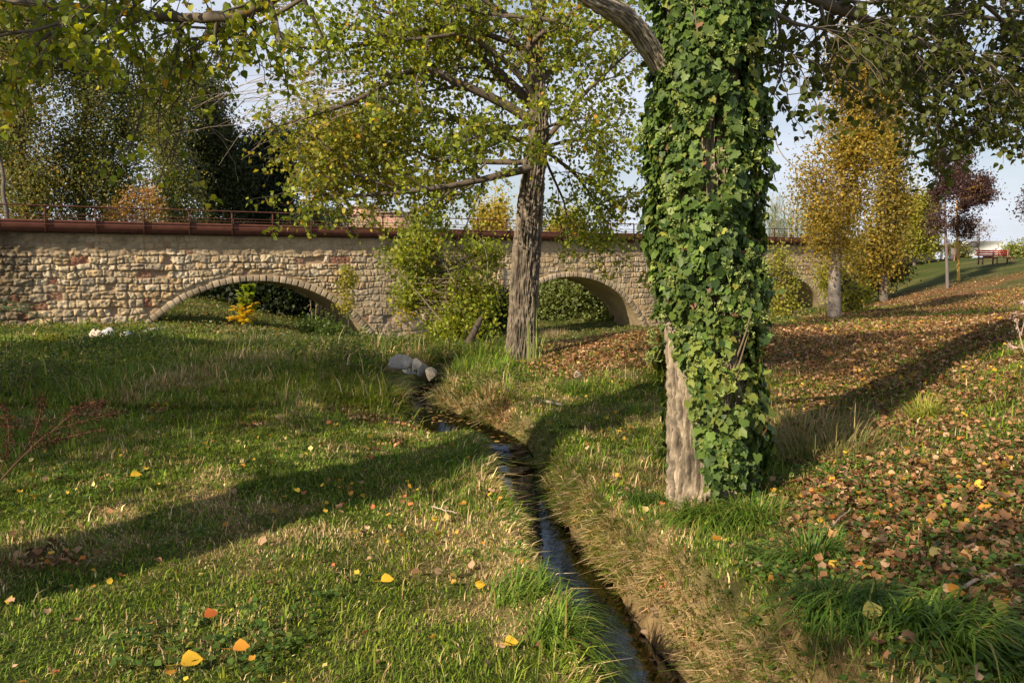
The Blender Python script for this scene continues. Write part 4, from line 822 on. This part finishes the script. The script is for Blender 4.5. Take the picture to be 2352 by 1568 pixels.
reeds('reed_bed', 'dense arching reeds lit by sun behind the second arch', 1230, 1480, 60, .8, 260, RP, lh=.8)
reeds('dry_reeds', 'pale dry broken reeds under the right haunch of the first arch', 700, 790, 42.5, -.1, 42, [(.45, .36, .24, 3), (.35, .28, .18, 2)], 1.0)
reeds('reed_bed', 'shaded reeds standing deep under the first arch', 420, 700, 47, .6, 150, [(.10, .12, .05, 3)], lh=.6)  # reed colour darkened to carry the shade under the arch

# ------------------------------------------------------------------ yellow sapling, shrubs, fronds on the left lawn
def sapling(name, label, X0, Y0, Ytop, n, pal, w, leaf, lowpal=None, depth=None):
    b_ = hit(X0, Y0) if depth is None else base_at(X0, depth); b_[2] = Hs(b_[0], b_[1]); k = b_[1]/FPX; h = (Y0-Ytop)*k; t_ = thing(name, label, 'sapling', b_); mw = MB(); ml = MB()
    st = bend(b_, (0.02, 0, 1), h, 8, .04); tube(mw, st, np.linspace(.018, .004, 9), 5, (.2, .14, .1))
    for i in range(n):
        u = rng.uniform(1.6, 7.8); j = int(u); p = st[j]+(st[min(j+1, 8)]-st[j])*(u-j); a = rng.uniform(0, 6.28); ln_ = w*k*(1.15-u/9)*rng.uniform(.35, 1.15)
        fr_ = bend(p, (math.cos(a), math.sin(a), rng.uniform(.15, 1.3)), ln_, 6, .08, .06); tube(mw, fr_, np.linspace(.005, .002, 7), 3, (.3, .22, .1), False)
        m = 24; v = np.linspace(.8, 6, m); kk = np.minimum(v.astype(int), 5); P = fr_[kk]+(fr_[kk+1]-fr_[kk])*(v-kk)[:, None]
        T = fr_[-1]-fr_[0]; T /= np.linalg.norm(T); sd = np.cross(T, [0, 0, 1.]); sg = np.where(np.arange(m) % 2, 1, -1)[:, None]
        low = u+rng.normal(0, .9) < 4.4; c = pick(lowpal if (lowpal and low) else pal, m, .12)
        leaves(ml, P, leaf*rng.uniform(.8, 1.2, m), np.array([0, 0, 1.])+rdir(m)*.3, sd*sg+T*.4+[0, 0, -.2]+rdir(m)*.15, c, KITE*np.array([.55, 1, 1]))
    mw.build('stem', M_twig, t_); ml.build('foliage', M_leaf, t_); return t_
sapling('sapling', 'small feathery sapling, yellow below and green on top, before the first arch', 565, 775, 650, 46, [(.20, .28, .03, 3), (.3, .34, .04, 2)], 48, .20, [(.55, .42, .03, 3), (.6, .36, .03, 2), (.4, .38, .03, 1)], depth=28)
def low_shrub(name, label, X_, depth, ells, nc, per, rad, leaf, pal, seed):
    far_tree(name, label, 'shrub', X_, depth, [(X_, 830), (X_, 800)], .012, ells, nc, per, rad, leaf, pal, hole=.1, seed=seed, wr=.006, nf=2)
low_shrub('shrub', 'low yellow leaved shrub in the rough grass at the left', 120, 16.5, [(115, 800, 38, 26), (150, 790, 25, 16), (95, 815, 25, 16)], 50, 26, .13, .055, [(.5, .42, .04, 3), (.3, .32, .04, 2)], 71)
low_shrub('shrub', 'small green weeds against the wall foot left of the pale rocks', 180, 25, [(150, 765, 30, 10), (200, 760, 25, 12), (300, 765, 18, 14), (110, 770, 30, 9)], 50, 26, .16, .08, [(.17, .23, .03, 3), (.1, .15, .03, 2)], 72)
low_shrub('shrub', 'dark green weeds at the right foot of the first arch', 760, 30, [(760, 765, 50, 20), (830, 790, 35, 18), (720, 750, 30, 20)], 90, 30, .25, .1, [(.06, .1, .02, 3), (.12, .17, .03, 2)], 73)
low_shrub('shrub', 'bright green feathery weeds above the pale boulders by the stream', 985, 18, [(985, 800, 40, 20), (900, 795, 40, 16)], 70, 40, .14, .05, [(.16, .24, .03, 3), (.1, .17, .03, 2)], 74)
low_shrub('shrub', 'leafy weeds on the stream bank just left of the pale boulders', 800, 11.5, [(805, 880, 22, 16), (760, 860, 30, 12), (850, 850, 30, 14)], 46, 20, .07, .05, [(.09, .16, .04, 3), (.14, .2, .04, 2)], 75)

# rough growth behind the bridge and along its foot
x, y, dn = scatter(20000, -.75, .42, 27, 66); k = (rng.random(len(x)) < .8); x, y = x[k], y[k]; m = 7; mb = MB()
P = np.repeat(np.stack([x, y, H(x, y)], 1), m, 0)+np.abs(rng.normal(0, 1, (len(x)*m, 3)))*[.3, .3, .08]; n = len(P)
leaves(mb, P, rng.uniform(.06, .14, n), rdir(n)+[0, 0, .7], rdir(n)+[0, 0, .3], pick([(.08, .12, .025, 4), (.14, .18, .04, 2), (.22, .15, .07, 2), (.32, .26, .14, 1)], n))
tag(mb.build('ground_cover', M_leaf), 'low weeds and fallen leaves on the ground round the bridge', 'ground cover', kind='stuff')
# rough undergrowth of the left meadow
x, y, dn = scatter(26000, -.75, .0, 8.0, 32); q_ = (np.abs(x/y+.135) > .03) | (np.abs(y-13) > 1.6); x, y = x[q_], y[q_]; n1 = fbm(x*.6, y*.6, seed=91)
k = (rng.random(len(x)) < sstep(.38, .62, n1)*.8*sstep(8, 10.5, y)) & (y < 30-0*x); x, y = x[k], y[k]; zz = H(x, y); mb = MB(); m = 9
P = np.repeat(np.stack([x, y, zz], 1), m, 0); P += rng.normal(0, 1, P.shape)*np.array([.07, .07, .02]); P[:, 2] += .02+np.abs(rng.normal(0, .09, len(P)))*np.repeat(sstep(.4, .7, n1[k])+.3, m); n = len(P)
leaves(mb, P, rng.uniform(.02, .045, n)*np.sqrt(P[:, 1]/9), rdir(n)+[0, 0, .7], rdir(n), pick([(.07, .11, .02, 4), (.12, .17, .03, 2), (.05, .075, .02, 3), (.2, .15, .06, 1)], n))
tag(mb.build('undergrowth', M_leaf), 'rough low weeds and herbs over the left meadow', 'undergrowth', kind='stuff')

# broad leaved herbs in the turf
x, y, dn = scatter(9000, -.75, .8, 2.0, 14); n1 = fbm(x*.9+4, y*.9, seed=96); n2 = fbm(x*6, y*6, seed=97); d, w, s_ = stream_d(x, y)
k = (rng.random(len(x)) < np.clip(700/dn, 0, 1)*sstep(.45, .65, n1*.6+n2*.4+.12*(x/y > .3)-.07*(x/y < .1))) & (d > w+.12); x, y = x[k], y[k]; m = 7; zz = H(x, y); c0 = np.repeat(np.stack([x, y, zz], 1), m, 0)
a = rng.uniform(0, 6.28, len(c0)); rr = rng.uniform(.005, .035, len(c0)); P = c0+np.stack([np.cos(a)*rr, np.sin(a)*rr, rng.uniform(.015, .06, len(a))], 1); n = len(P)
mb = MB(); leaves(mb, P, rng.uniform(.012, .032, n), rdir(n)*.5+[0, 0, 1.], np.stack([np.cos(a), np.sin(a), 0*a-.1], 1), pick([(.08, .15, .03, 4), (.13, .21, .04, 3), (.2, .26, .05, 1), (.3, .25, .05, .4)], n), HEART, HEART_F)
tag(mb.build('herbs', M_leaf), 'small broad leaved herbs growing through the turf and leaf litter', 'herbs', kind='stuff')

# ------------------------------------------------------------------ tufts
def tuft(label, X_, Y_, n, L0, spread, pal, lean=.7, rad=.09, wide=.008, az=None, group='long grass tufts along the stream', name='grass_tuft', mode=None, az_sd=.8):
    b_ = hit(X_, Y_); b_[2] = Hs(b_[0], b_[1]); mb = MB(); a = rng.uniform(0, 6.28, n) if az is None else rng.normal(az, az_sd, n)
    r_ = rad*np.sqrt(rng.random(n)); a0 = rng.uniform(0, 6.28, n); P = np.stack([b_[0]+r_*np.cos(a0), b_[1]+r_*np.sin(a0), 0*a], 1); P[:, 2] = H(P[:, 0], P[:, 1])-.01
    if az is None: a = a0+rng.normal(0, .5, n)
    # 4-segment arching blades
    L_ = L0*rng.uniform(.55, 1.15, n); ln_ = np.clip(rng.normal(lean, .2, n), .05, 1.1); dx, dy = np.cos(a), np.sin(a); pts = []
    T_ = np.linspace(0, 1, 6)
    for t_ in T_:
        o_ = L_*ln_*t_**1.4*.85; z_ = L_*(t_*(1-.25*ln_)-.75*ln_*t_**2.6); c = P+np.stack([dx*o_, dy*o_, z_], 1); wd = wide*rng.uniform(.9, 1.1)*(1-t_**2)*.5+.0006
        pts += [c+np.stack([-dy*wd, dx*wd, 0*dx], 1), c-np.stack([-dy*wd, dx*wd, 0*dx], 1)]
    V = np.stack(pts, 1); F = np.concatenate([np.arange(n)[:, None]*12+np.array([2*q, 2*q+1, 2*q+3, 2*q+2]) for q in range(5)])
    mb.add(V, F, np.repeat(pick(pal, n, .2), 12, 0)); o_ = mb.build(name, M_grass); tag(o_, label, 'grass tuft', group); return o_
GT = [(.11, .20, .025, 4), (.17, .25, .03, 3), (.08, .14, .02, 2), (.33, .28, .08, 1)]; GTD = [(.09, .17, .025, 4), (.06, .12, .02, 3), (.2, .22, .05, 1)]
tuft('bright arching grass tuft overhanging the stream at the bottom of the photo', 1285, 1500, 420, .38, .1, GT, .75, .12, .008, R(-10), az_sd=1.1)
tuft('smaller fine grass tuft on the left bank just above the bottom tuft', 1190, 1380, 300, .26, .1, GT, .7, .14, .006, R(0), az_sd=1.0)
tuft('long green grass hanging over the bank under the ivy trunk', 1640, 1205, 620, .36, .1, GT, .85, .2, .007, R(-110), az_sd=.9)
tuft('dark green grass clump left of the bare base of the ivy trunk', 1490, 1165, 340, .26, .1, GTD, .8, .14, .006, R(-100), az_sd=.9)
tuft('grass clump at the right foot of the ivy covered trunk', 1740, 1200, 320, .26, .1, GT, .7, .14, .006)
tuft('dark grass clump on the bottom edge between stream and right corner', 1655, 1480, 430, .28, .1, GTD, .85, .13, .006, R(-80), az_sd=.9)
tuft('large drooping dark grass clump at the bottom right of centre', 1940, 1440, 560, .34, .1, GTD, .85, .15, .006, R(-80), az_sd=1.0)
tuft('broad bladed bright grass clump near the lower right corner', 2150, 1480, 420, .34, .1, GT, .8, .15, .010, R(-70), az_sd=1.0)
tuft('upright grass clump in the leaf litter at the lower right', 1860, 1290, 300, .24, .1, GTD, .6, .13, .006)
tuft('bright yellow green grass tuft by the shadow of the ivy trunk', 2125, 960, 260, .30, .1, [(.25, .29, .04, 3), (.36, .33, .08, 2)], .5, .10, .007)
tuft('straw coloured dry grass behind the ivy trunk on the leafy slope', 1840, 1000, 700, .34, .1, [(.36, .27, .13, 3), (.28, .2, .09, 2), (.16, .18, .05, 1)], .6, .5, .006)
tuft('second dry grass patch in the shade of the ivy trunk', 1900, 1040, 500, .34, .1, [(.28, .22, .10, 3), (.16, .18, .05, 2)], .55, .4, .006)
tuft('green grass clump left of the bare part of the ivy trunk', 1460, 950, 280, .22, .1, GT, .6, .14, .006)
tuft('grass clump among dry leaves in front of the leafy mound', 1320, 905, 240, .24, .1, GT, .55, .2, .007)
tuft('olive grass fringe beside the pool under the pale boulders', 960, 905, 420, .30, .1, [(.3, .25, .08, 3), (.15, .19, .04, 2)], .85, .22, .007, R(-60), az_sd=.9)
tuft('pale dry grass behind the mound right of the central trunk', 1275, 775, 420, .7, .1, [(.4, .31, .19, 3), (.3, .25, .12, 2)], .5, .8, .014)
tuft('tall pale grass around the foot of the yellow sapling', 590, 790, 300, .55, .1, [(.36, .32, .16, 3), (.22, .25, .07, 2)], .5, 1.0, .012)
tuft('tall thin grass blades against the base of the central trunk', 1225, 838, 22, .95, .1, [(.25, .3, .08, 3)], .25, .22, .012)
tuft('fine grass on the left bank above the little weir', 1050, 1060, 240, .16, .1, GTD, .6, .2, .005)
tuft('long grass blades on the left lawn edge beside the weir', 1100, 1090, 200, .18, .1, GTD, .7, .14, .005, R(0))

# dry seeding dock plant at the left
b_ = hit(-10, 1110); b_ = np.array([b_[0], b_[1], Hs(b_[0], b_[1])]); dk = thing('dock_plant', 'reddish brown dried dock plant leaning in from the left edge', 'plant', b_); mw = MB(); ml = MB()
for pts in ([(-10,1115,5.2),(60,1040,5.3),(120,990,5.4),(200,965,5.5),(280,945,5.6)], [(-10,1115,5.2),(60,1030,5.4),(90,960,5.5),(95,910,5.5)], [(60,1040,5.3),(130,1010,5.4),(240,985,5.5)], [(-10,1115,5.2),(20,1010,5.3),(10,930,5.3)], [(120,990,5.4),(180,940,5.5),(235,925,5.6)]):
    Q = dens(pl(pts), 6); tube(mw, Q, np.linspace(.005, .002, len(Q)), 5, (.14, .075, .05))
    n = 300; i_ = rng.integers(len(Q)//3, len(Q), n); P = Q[i_]+rng.normal(0, .018, (n, 3)); leaves(ml, P, rng.uniform(.008, .018, n), rdir(n), rdir(n), pick([(.085, .028, .018, 3), (.12, .045, .025, 2)], n))
mw.build('stem', M_twig, dk); ml.build('seed_head', M_litter, dk)
# palm-like frond at left before the wall
b_ = at(-40, 790, 22); fr = thing('palm_frond_plant', 'dark arching palm frond entering at the left edge before the wall', 'plant', (b_[0], b_[1], Hs(b_[0], b_[1]))); mb = MB(); mw = MB()
for pts in ([(-40,800,22),(-30,720,22),(30,705,22),(105,735,22)], [(-40,800,22),(-60,730,22),(-20,690,22.5),(60,700,23)]):
    Q = dens(pl(pts), 10); tube(mw, Q, np.linspace(.02, .006, len(Q)), 5, (.12, .14, .05)); n = len(Q)-8
    for sg in (-1, 1):
        leaves(mb, Q[8:], np.full(n, .42), np.array([0, sg*.4, 1.])+0*Q[8:], np.array([.7, 0, -.6])+np.array([0, sg*.6, 0])+0*Q[8:]+rdir(n)*.1, pick([(.07, .1, .04, 1)], n), KITE*np.array([.1, 1, 1]))
mw.build('stem', M_twig, fr); mb.build('frond', M_leaf, fr)

# ------------------------------------------------------------------ boulders
def boulder(label, X_, Y_, wpx, hpx, depth=None, col=(.27, .265, .26), seed=0, group=None, name='boulder'):
    b_ = hit(X_, Y_+hpx*.4) if depth is None else at(X_, Y_, depth); k = b_[1]/FPX
    import bmesh
    bm = bmesh.new(); bmesh.ops.create_icosphere(bm, subdivisions=4, radius=1); V = np.array([v.co[:] for v in bm.verts]); F = np.array([[v.index for v in f.verts] for f in bm.faces]); bm.free()
    rr = np.random.default_rng(seed+100); pl_ = rr.normal(size=(13, 3)); pl_ /= np.linalg.norm(pl_, axis=1)[:, None]; off = rr.uniform(.48, .70, 13)
    for q, o_ in zip(pl_, off):
        dd = V@q; V = np.where((dd > o_)[:, None], V-(dd-o_)[:, None]*q*.95, V)
    V = V*(1+.14*(fbm(V[:, 0]*1.6+9, V[:, 1]*1.6+9, V[:, 2]*1.6+9, seed, 5)-.5)[:, None])
    V = V*1.12*np.array([wpx*k*.60, wpx*k*.42, hpx*k*.72]); a = rr.uniform(-.4, .4); V = V@np.array([[math.cos(a), 0, math.sin(a)], [0, 1, 0], [-math.sin(a), 0, math.cos(a)]])
    p = at(X_, Y_+hpx*.22, b_[1])
    mb = MB(); mb.add(V+p, F, np.array(col)*1.2*(.45+1.0*fbm(V[:, 0]*6/(wpx*k)+3, V[:, 1]*6/(wpx*k), V[:, 2]*6/(wpx*k), seed+5)[:, None])); o_ = mb.build(name, M_rock); tag(o_, label, 'boulder', group)
GB = 'pale boulders near the bridge and stream'
boulder('white pointed boulder at the wall foot left of the first arch', 248, 762, 46, 30, seed=1, group=GB, col=(.34, .34, .36))
boulder('brownish triangular stone left of the white pointed boulder', 218, 770, 34, 26, seed=2, group=GB, col=(.5, .4, .33))
boulder('grey boulder half hidden right of the white pointed boulder', 288, 768, 38, 22, seed=3, group=GB, col=(.45, .46, .5))
boulder('flat pale stone at the left foot of the first arch', 345, 758, 54, 18, seed=4, group=GB)
boulder('low brown grey stone in the grass before the first arch', 728, 790, 34, 10, seed=5, group=GB, col=(.42, .37, .32))
boulder('round grey stone just below the right foot of the first arch', 792, 797, 30, 24, seed=6, group=GB, col=(.4, .4, .4))
boulder('large white boulder on the left of the pile over the stream', 922, 833, 48, 36, seed=7, group=GB, col=(.30, .29, .28))
boulder('tall cream boulder in the middle of the pile over the stream', 962, 838, 46, 40, seed=8, group=GB, col=(.30, .275, .245))
boulder('small pale stone at the bottom of the pile over the stream', 940, 852, 30, 14, seed=9, group=GB)
boulder('rounded brown stone on the right of the pile over the stream', 990, 852, 26, 28, seed=10, group=GB, col=(.4, .34, .27))
boulder('small grey stone in the weeds left of the boulder pile', 880, 828, 18, 10, seed=11, group=GB, col=(.45, .43, .42))
boulder('small pinkish round stone on the leafy mound', 1325, 860, 20, 18, seed=12, group=GB, col=(.45, .36, .3))
mb = MB()
Q = dens([tuple(hit(X_, Y_)+[0, 0, .04]) for X_, Y_ in ((1160, 925), (1200, 930), (1250, 930), (1290, 938))], 6); tube(mb, Q, np.linspace(.03, .012, len(Q)), 7, (.5, .42, .33)); tag(mb.build('fallen_log', M_twig), 'pale fallen stick lying in the grass before the leafy mound', 'branch')
for lab, pts, r_ in (('bare twig lying on leaves in the lower right corner', ((2200, 1380), (2270, 1350), (2352, 1325), (2420, 1310)), .008),
                     ('thin grey twig on the lawn left of the weir', ((990, 1180), (1020, 1188), (1050, 1195)), .006),
                     ('thin dry stick on the straw bank at the lower right', ((1870, 1290), (1900, 1240), (1950, 1190)), .006)):
    mb = MB(); Q = dens([tuple(hit(X_, Y_)+[0, 0, .05]) for X_, Y_ in pts], 5); tube(mb, Q+rng.normal(0, .004, Q.shape), np.linspace(r_, r_*.4, len(Q)), 5, (.42, .34, .27)); tag(mb.build('twig', M_twig), lab, 'twig')
# loose branch crossing the bush (dark leaning dead trunk)
mb = MB(); Q = dens([tuple(at(*p)) for p in ((1065, 808, 16), (1085, 770, 16.2), (1105, 730, 16.4))], 5); tube(mb, Q, np.linspace(.10, .05, len(Q)), 9, (.09, .07, .055)); tag(mb.build('dead_stump', M_bark), 'short dark leaning dead trunk at the foot of the leafy bush', 'stump')
# dry stalk at the right edge
mb = MB()
for pts in (((2370, 860, 4.2), (2350, 800, 4.2), (2335, 740, 4.25), (2328, 718, 4.25)), ((2352, 800, 4.2), (2325, 795, 4.2), (2318, 790, 4.2)), ((2345, 770, 4.2), (2356, 720, 4.2), (2350, 690, 4.2))):
    Q = dens(pl(pts), 5); tube(mb, Q, .003, 4, (.42, .3, .24)); 
    for q in Q[len(Q)//2:]:
        for _ in range(3): tube(mb, [q, q+rng.normal(0, .012, 3)], [.005, .004], 4, (.42, .3, .25))
Q = dens([tuple(at(2370, 860, 4.2)), tuple(at(2380, 960, 4.15)), tuple(hit(2395, 1150))], 5); tube(mb, Q, .004, 4, (.42, .3, .24))
tag(mb.build('dry_stalk', M_twig), 'dry seed stalk standing at the right edge of the photo', 'plant')

# individually visible yellow leaves
def big_leaf(label, X_, Y_, s_, col, a, tilt=.25):
    b_ = hit(X_, Y_); mb = MB(); T = np.array([[math.cos(a), math.sin(a), .15]]); leaves(mb, np.array([[b_[0], b_[1], Hs(b_[0], b_[1])+.05]]), np.array([s_]), np.array([[tilt*math.sin(a*3), -tilt, 1.]]), T, np.array([col]), HEART*np.array([.92, .95, 2.6])+np.array([[0, 0, 0], [0, 0, .02], [0, 0, .1], [0, 0, .16], [0, 0, .22], [0, 0, -.04], [0, 0, -.02], [0, 0, 0]]), HEART_F)
    tube(mb, [mb.v[0][0], mb.v[0][0]-T[0]*s_*.6+[0, 0, .01]], [.0018, .0012], 3, np.array(col)*.9); tag(mb.build('fallen_leaf', M_litter), label, 'leaf', 'single yellow leaves on the lawn')
YL = (.6, .36, .03); OL = (.55, .24, .03)
big_leaf('large yellow leaf at the bottom edge, left of centre', 415, 1545, .085, YL, .4)
big_leaf('folded golden leaf just above the large yellow leaf', 535, 1512, .07, OL, .1)
big_leaf('yellow leaf on the grass left of the bottom stream tuft', 875, 1355, .065, YL, .3)
big_leaf('bright yellow leaf between lawn centre and the stream', 1100, 1378, .055, YL, 1.2)
big_leaf('yellow leaf near the bottom edge beside the stream tuft', 1158, 1508, .06, YL, 0)
big_leaf('yellow leaf lying in the shadow band across the lawn', 300, 1112, .075, YL, .5)
big_leaf('pale yellow upright leaf in grass near the lower right corner', 2010, 1500, .07, (.6, .5, .12), 1.4, .8)
big_leaf('yellow leaf on the leafy slope beside the trunk shadow', 2065, 885, .085, YL, .5, .7)
big_leaf('yellow leaf on the leafy slope below and left of the other', 1998, 908, .085, YL, 2.5, .7)
big_leaf('orange and yellow leaf in shade at the lower right', 2190, 1410, .07, OL, 1.0)
big_leaf('big greenish yellow leaf by the lower right grass clump', 2290, 1450, .085, (.5, .42, .08), .6)
big_leaf('rusty red leaf on the left lawn near the bottom', 470, 1440, .06, (.45, .12, .03), .6)

# ------------------------------------------------------------------ hilltop furniture and building
bx, by = (2275-1176)/FPX*50/math.cos(PITCH)*1.0, 50.0; bz = Hs(bx, by)
bn = thing('park_bench', 'red slatted park bench on top of the grassy hill', 'bench', (bx, by, bz)); red = (.42, .06, .045)
def bpart(name, boxes, m=M_plain, col=red):
    mb = MB(); [mb.box(np.array(l_)+[bx, by, bz], np.array(h_)+[bx, by, bz], col) for l_, h_ in boxes]; mb.build(name, m, bn)
bpart('seat', [((-1.02, -.25+.13*q, .42), (1.02, -.14+.13*q, .46)) for q in range(4)]); bpart('backrest', [((-1.02, .30+.02*q, .55+.13*q), (1.02, .335+.02*q, .66+.13*q)) for q in range(3)])
for q in (-.9, .0, .9): bpart('leg', [((q-.03, -.22, 0), (q+.03, -.16, .42)), ((q-.03, .22, 0), (q+.03, .295, .95)), ((q-.028, -.16, .37), (q+.028, .22, .42))], M_plain, (.25, .12, .1))
def post(name, label, cat_, X_, depth, Ytop, r_, col, extra=None):
    x = (X_-1176)/FPX*depth/math.cos(PITCH); z0 = Hs(x, depth); zt = at(X_, Ytop, depth)[2]; t_ = thing(name, label, cat_, (x, depth, z0))
    mb = MB(); tube(mb, [(x, depth, z0-.05), (x, depth, (z0+zt)/2), (x, depth, zt)], [r_*1.2, r_, r_], 10, col); mb.build('pole', M_plain, t_)
    if extra: extra(t_, x, depth, zt)
def lamp(t_, x, y, zt):
    mb = MB(); tube(mb, [(x, y, zt), (x-.25, y, zt+.1), (x-.6, y, zt+.08)], .03, 6, (.5, .5, .5)); mb.build('arm', M_plain, t_)
    mb = MB(); mb.box((x-.95, y-.12, zt+.02), (x-.55, y+.12, zt+.12), (.35, .36, .38)); mb.build('lamp_head', M_plain, t_)
post('lamp_post', 'grey lamp post at the right edge of the hilltop', 'lamp', 2349, 75, 565, .07, (.55, .55, .55), lamp)
post('white_post', 'white post standing on the hilltop beside the end of the bridge', 'post', 2153, 70, 568, .14, (.75, .73, .7))
def sign(t_, x, y, zt):
    mb = MB(); mb.box((x-.28, y-.03, zt-.9), (x+.28, y-.061+.09, zt), (.12, .11, .12)); mb.build('panel', M_plain, t_)
post('signboard', 'small dark signboard on a brown post between the hilltop trees', 'sign', 2181, 62, 570, .05, (.3, .16, .1), sign)
x = (2215-1176)/FPX*90; mb = MB(); 
van = thing('parked_van', 'white van roof just showing over the hilltop left of the bench', 'van', (x+1.4, 90, Hs(x+1.4, 90)))
V0 = np.array([x+1.2, 90, Hs(x+1.4, 90)])
prof_ = [(-2.4, .35), (-2.4, 1.0), (-2.0, 1.2), (-1.5, 1.9), (-1.2, 2.0), (2.3, 2.0), (2.4, 1.8), (2.4, .35)]
v = np.array([[a, -0.95, b_] for a, b_ in prof_]+[[a, .95, b_] for a, b_ in prof_])+V0; mb.add(v, [[i, i+1, i+9, i+8] for i in range(7)]+[[7, 0, 8, 15]], (.75, .76, .78)); mb.f[8] = [np.array([list(range(8))]), np.array([list(range(15, 7, -1))])]; mb.build('body', M_plain, van)
for sx in (-1.5, 1.5):
    mb = MB(); tube(mb, [V0+[sx, -1.0, .35], V0+[sx, 1.0, .35]], .35, 16, (.03, .03, .03)); mb.build('wheel', M_plain, van)
mb = MB(); mb.box(V0+[-1.35, -.97, 1.25], V0+[-.4, -.955, 1.8], (.05, .06, .08)); mb.build('window', M_plain, van)
# red brown building far behind the bridge
yb = 115.; bl = thing('brick_building', 'pinkish brown low building with flat roofs beyond the reeds', 'building', (at(870, 480, yb)[0], yb, 1.0))
def bb(name, X0, X1, Yt, col, m=M_plain, dy=0, z0=.9, zd=12, Yb=None):
    p0 = at(X0, Yt, yb); p1 = at(X1, Yt, yb); zb_ = z0 if Yb is None else at(X0, Yb, yb)[2]; mb = MB(); mb.box((p0[0], yb+dy, zb_), (p1[0], yb+dy+zd, p0[2]), col); mb.build(name, m, bl)
bb('wall', 800, 862, 474, (.42, .24, .19)); bb('wall', 862.3, 945, 488, (.36, .2, .16)); bb('roof', 797, 864, 472, (.5, .36, .3), dy=-.4, zd=13, Yb=475); bb('roof', 864.4, 948, 486.5, (.3, .2, .17), dy=-.4, zd=13, Yb=488.6)
for q in (812, 832, 850, 875, 895, 915, 932): bb('window', q, q+7, 492, (.06, .06, .07), dy=-.05, zd=.3, Yb=500)
# steel bracket frame on the wall by the trunk
sb = float(np.dot(at(1155, 600, 44)-B0, BD)); mb = MB(); mb.box((sb-.03, .12, -.35), (sb+.03, .18, 1.35), rc*2.0, Mb); mb.box((sb-.9, .12, 1.352), (sb+.03, .18, 1.41), rc*2.0, Mb); tag(mb.build('wall_bracket', M_rust), 'rust red angled steel bracket fixed to the wall beside the central trunk', 'bracket')
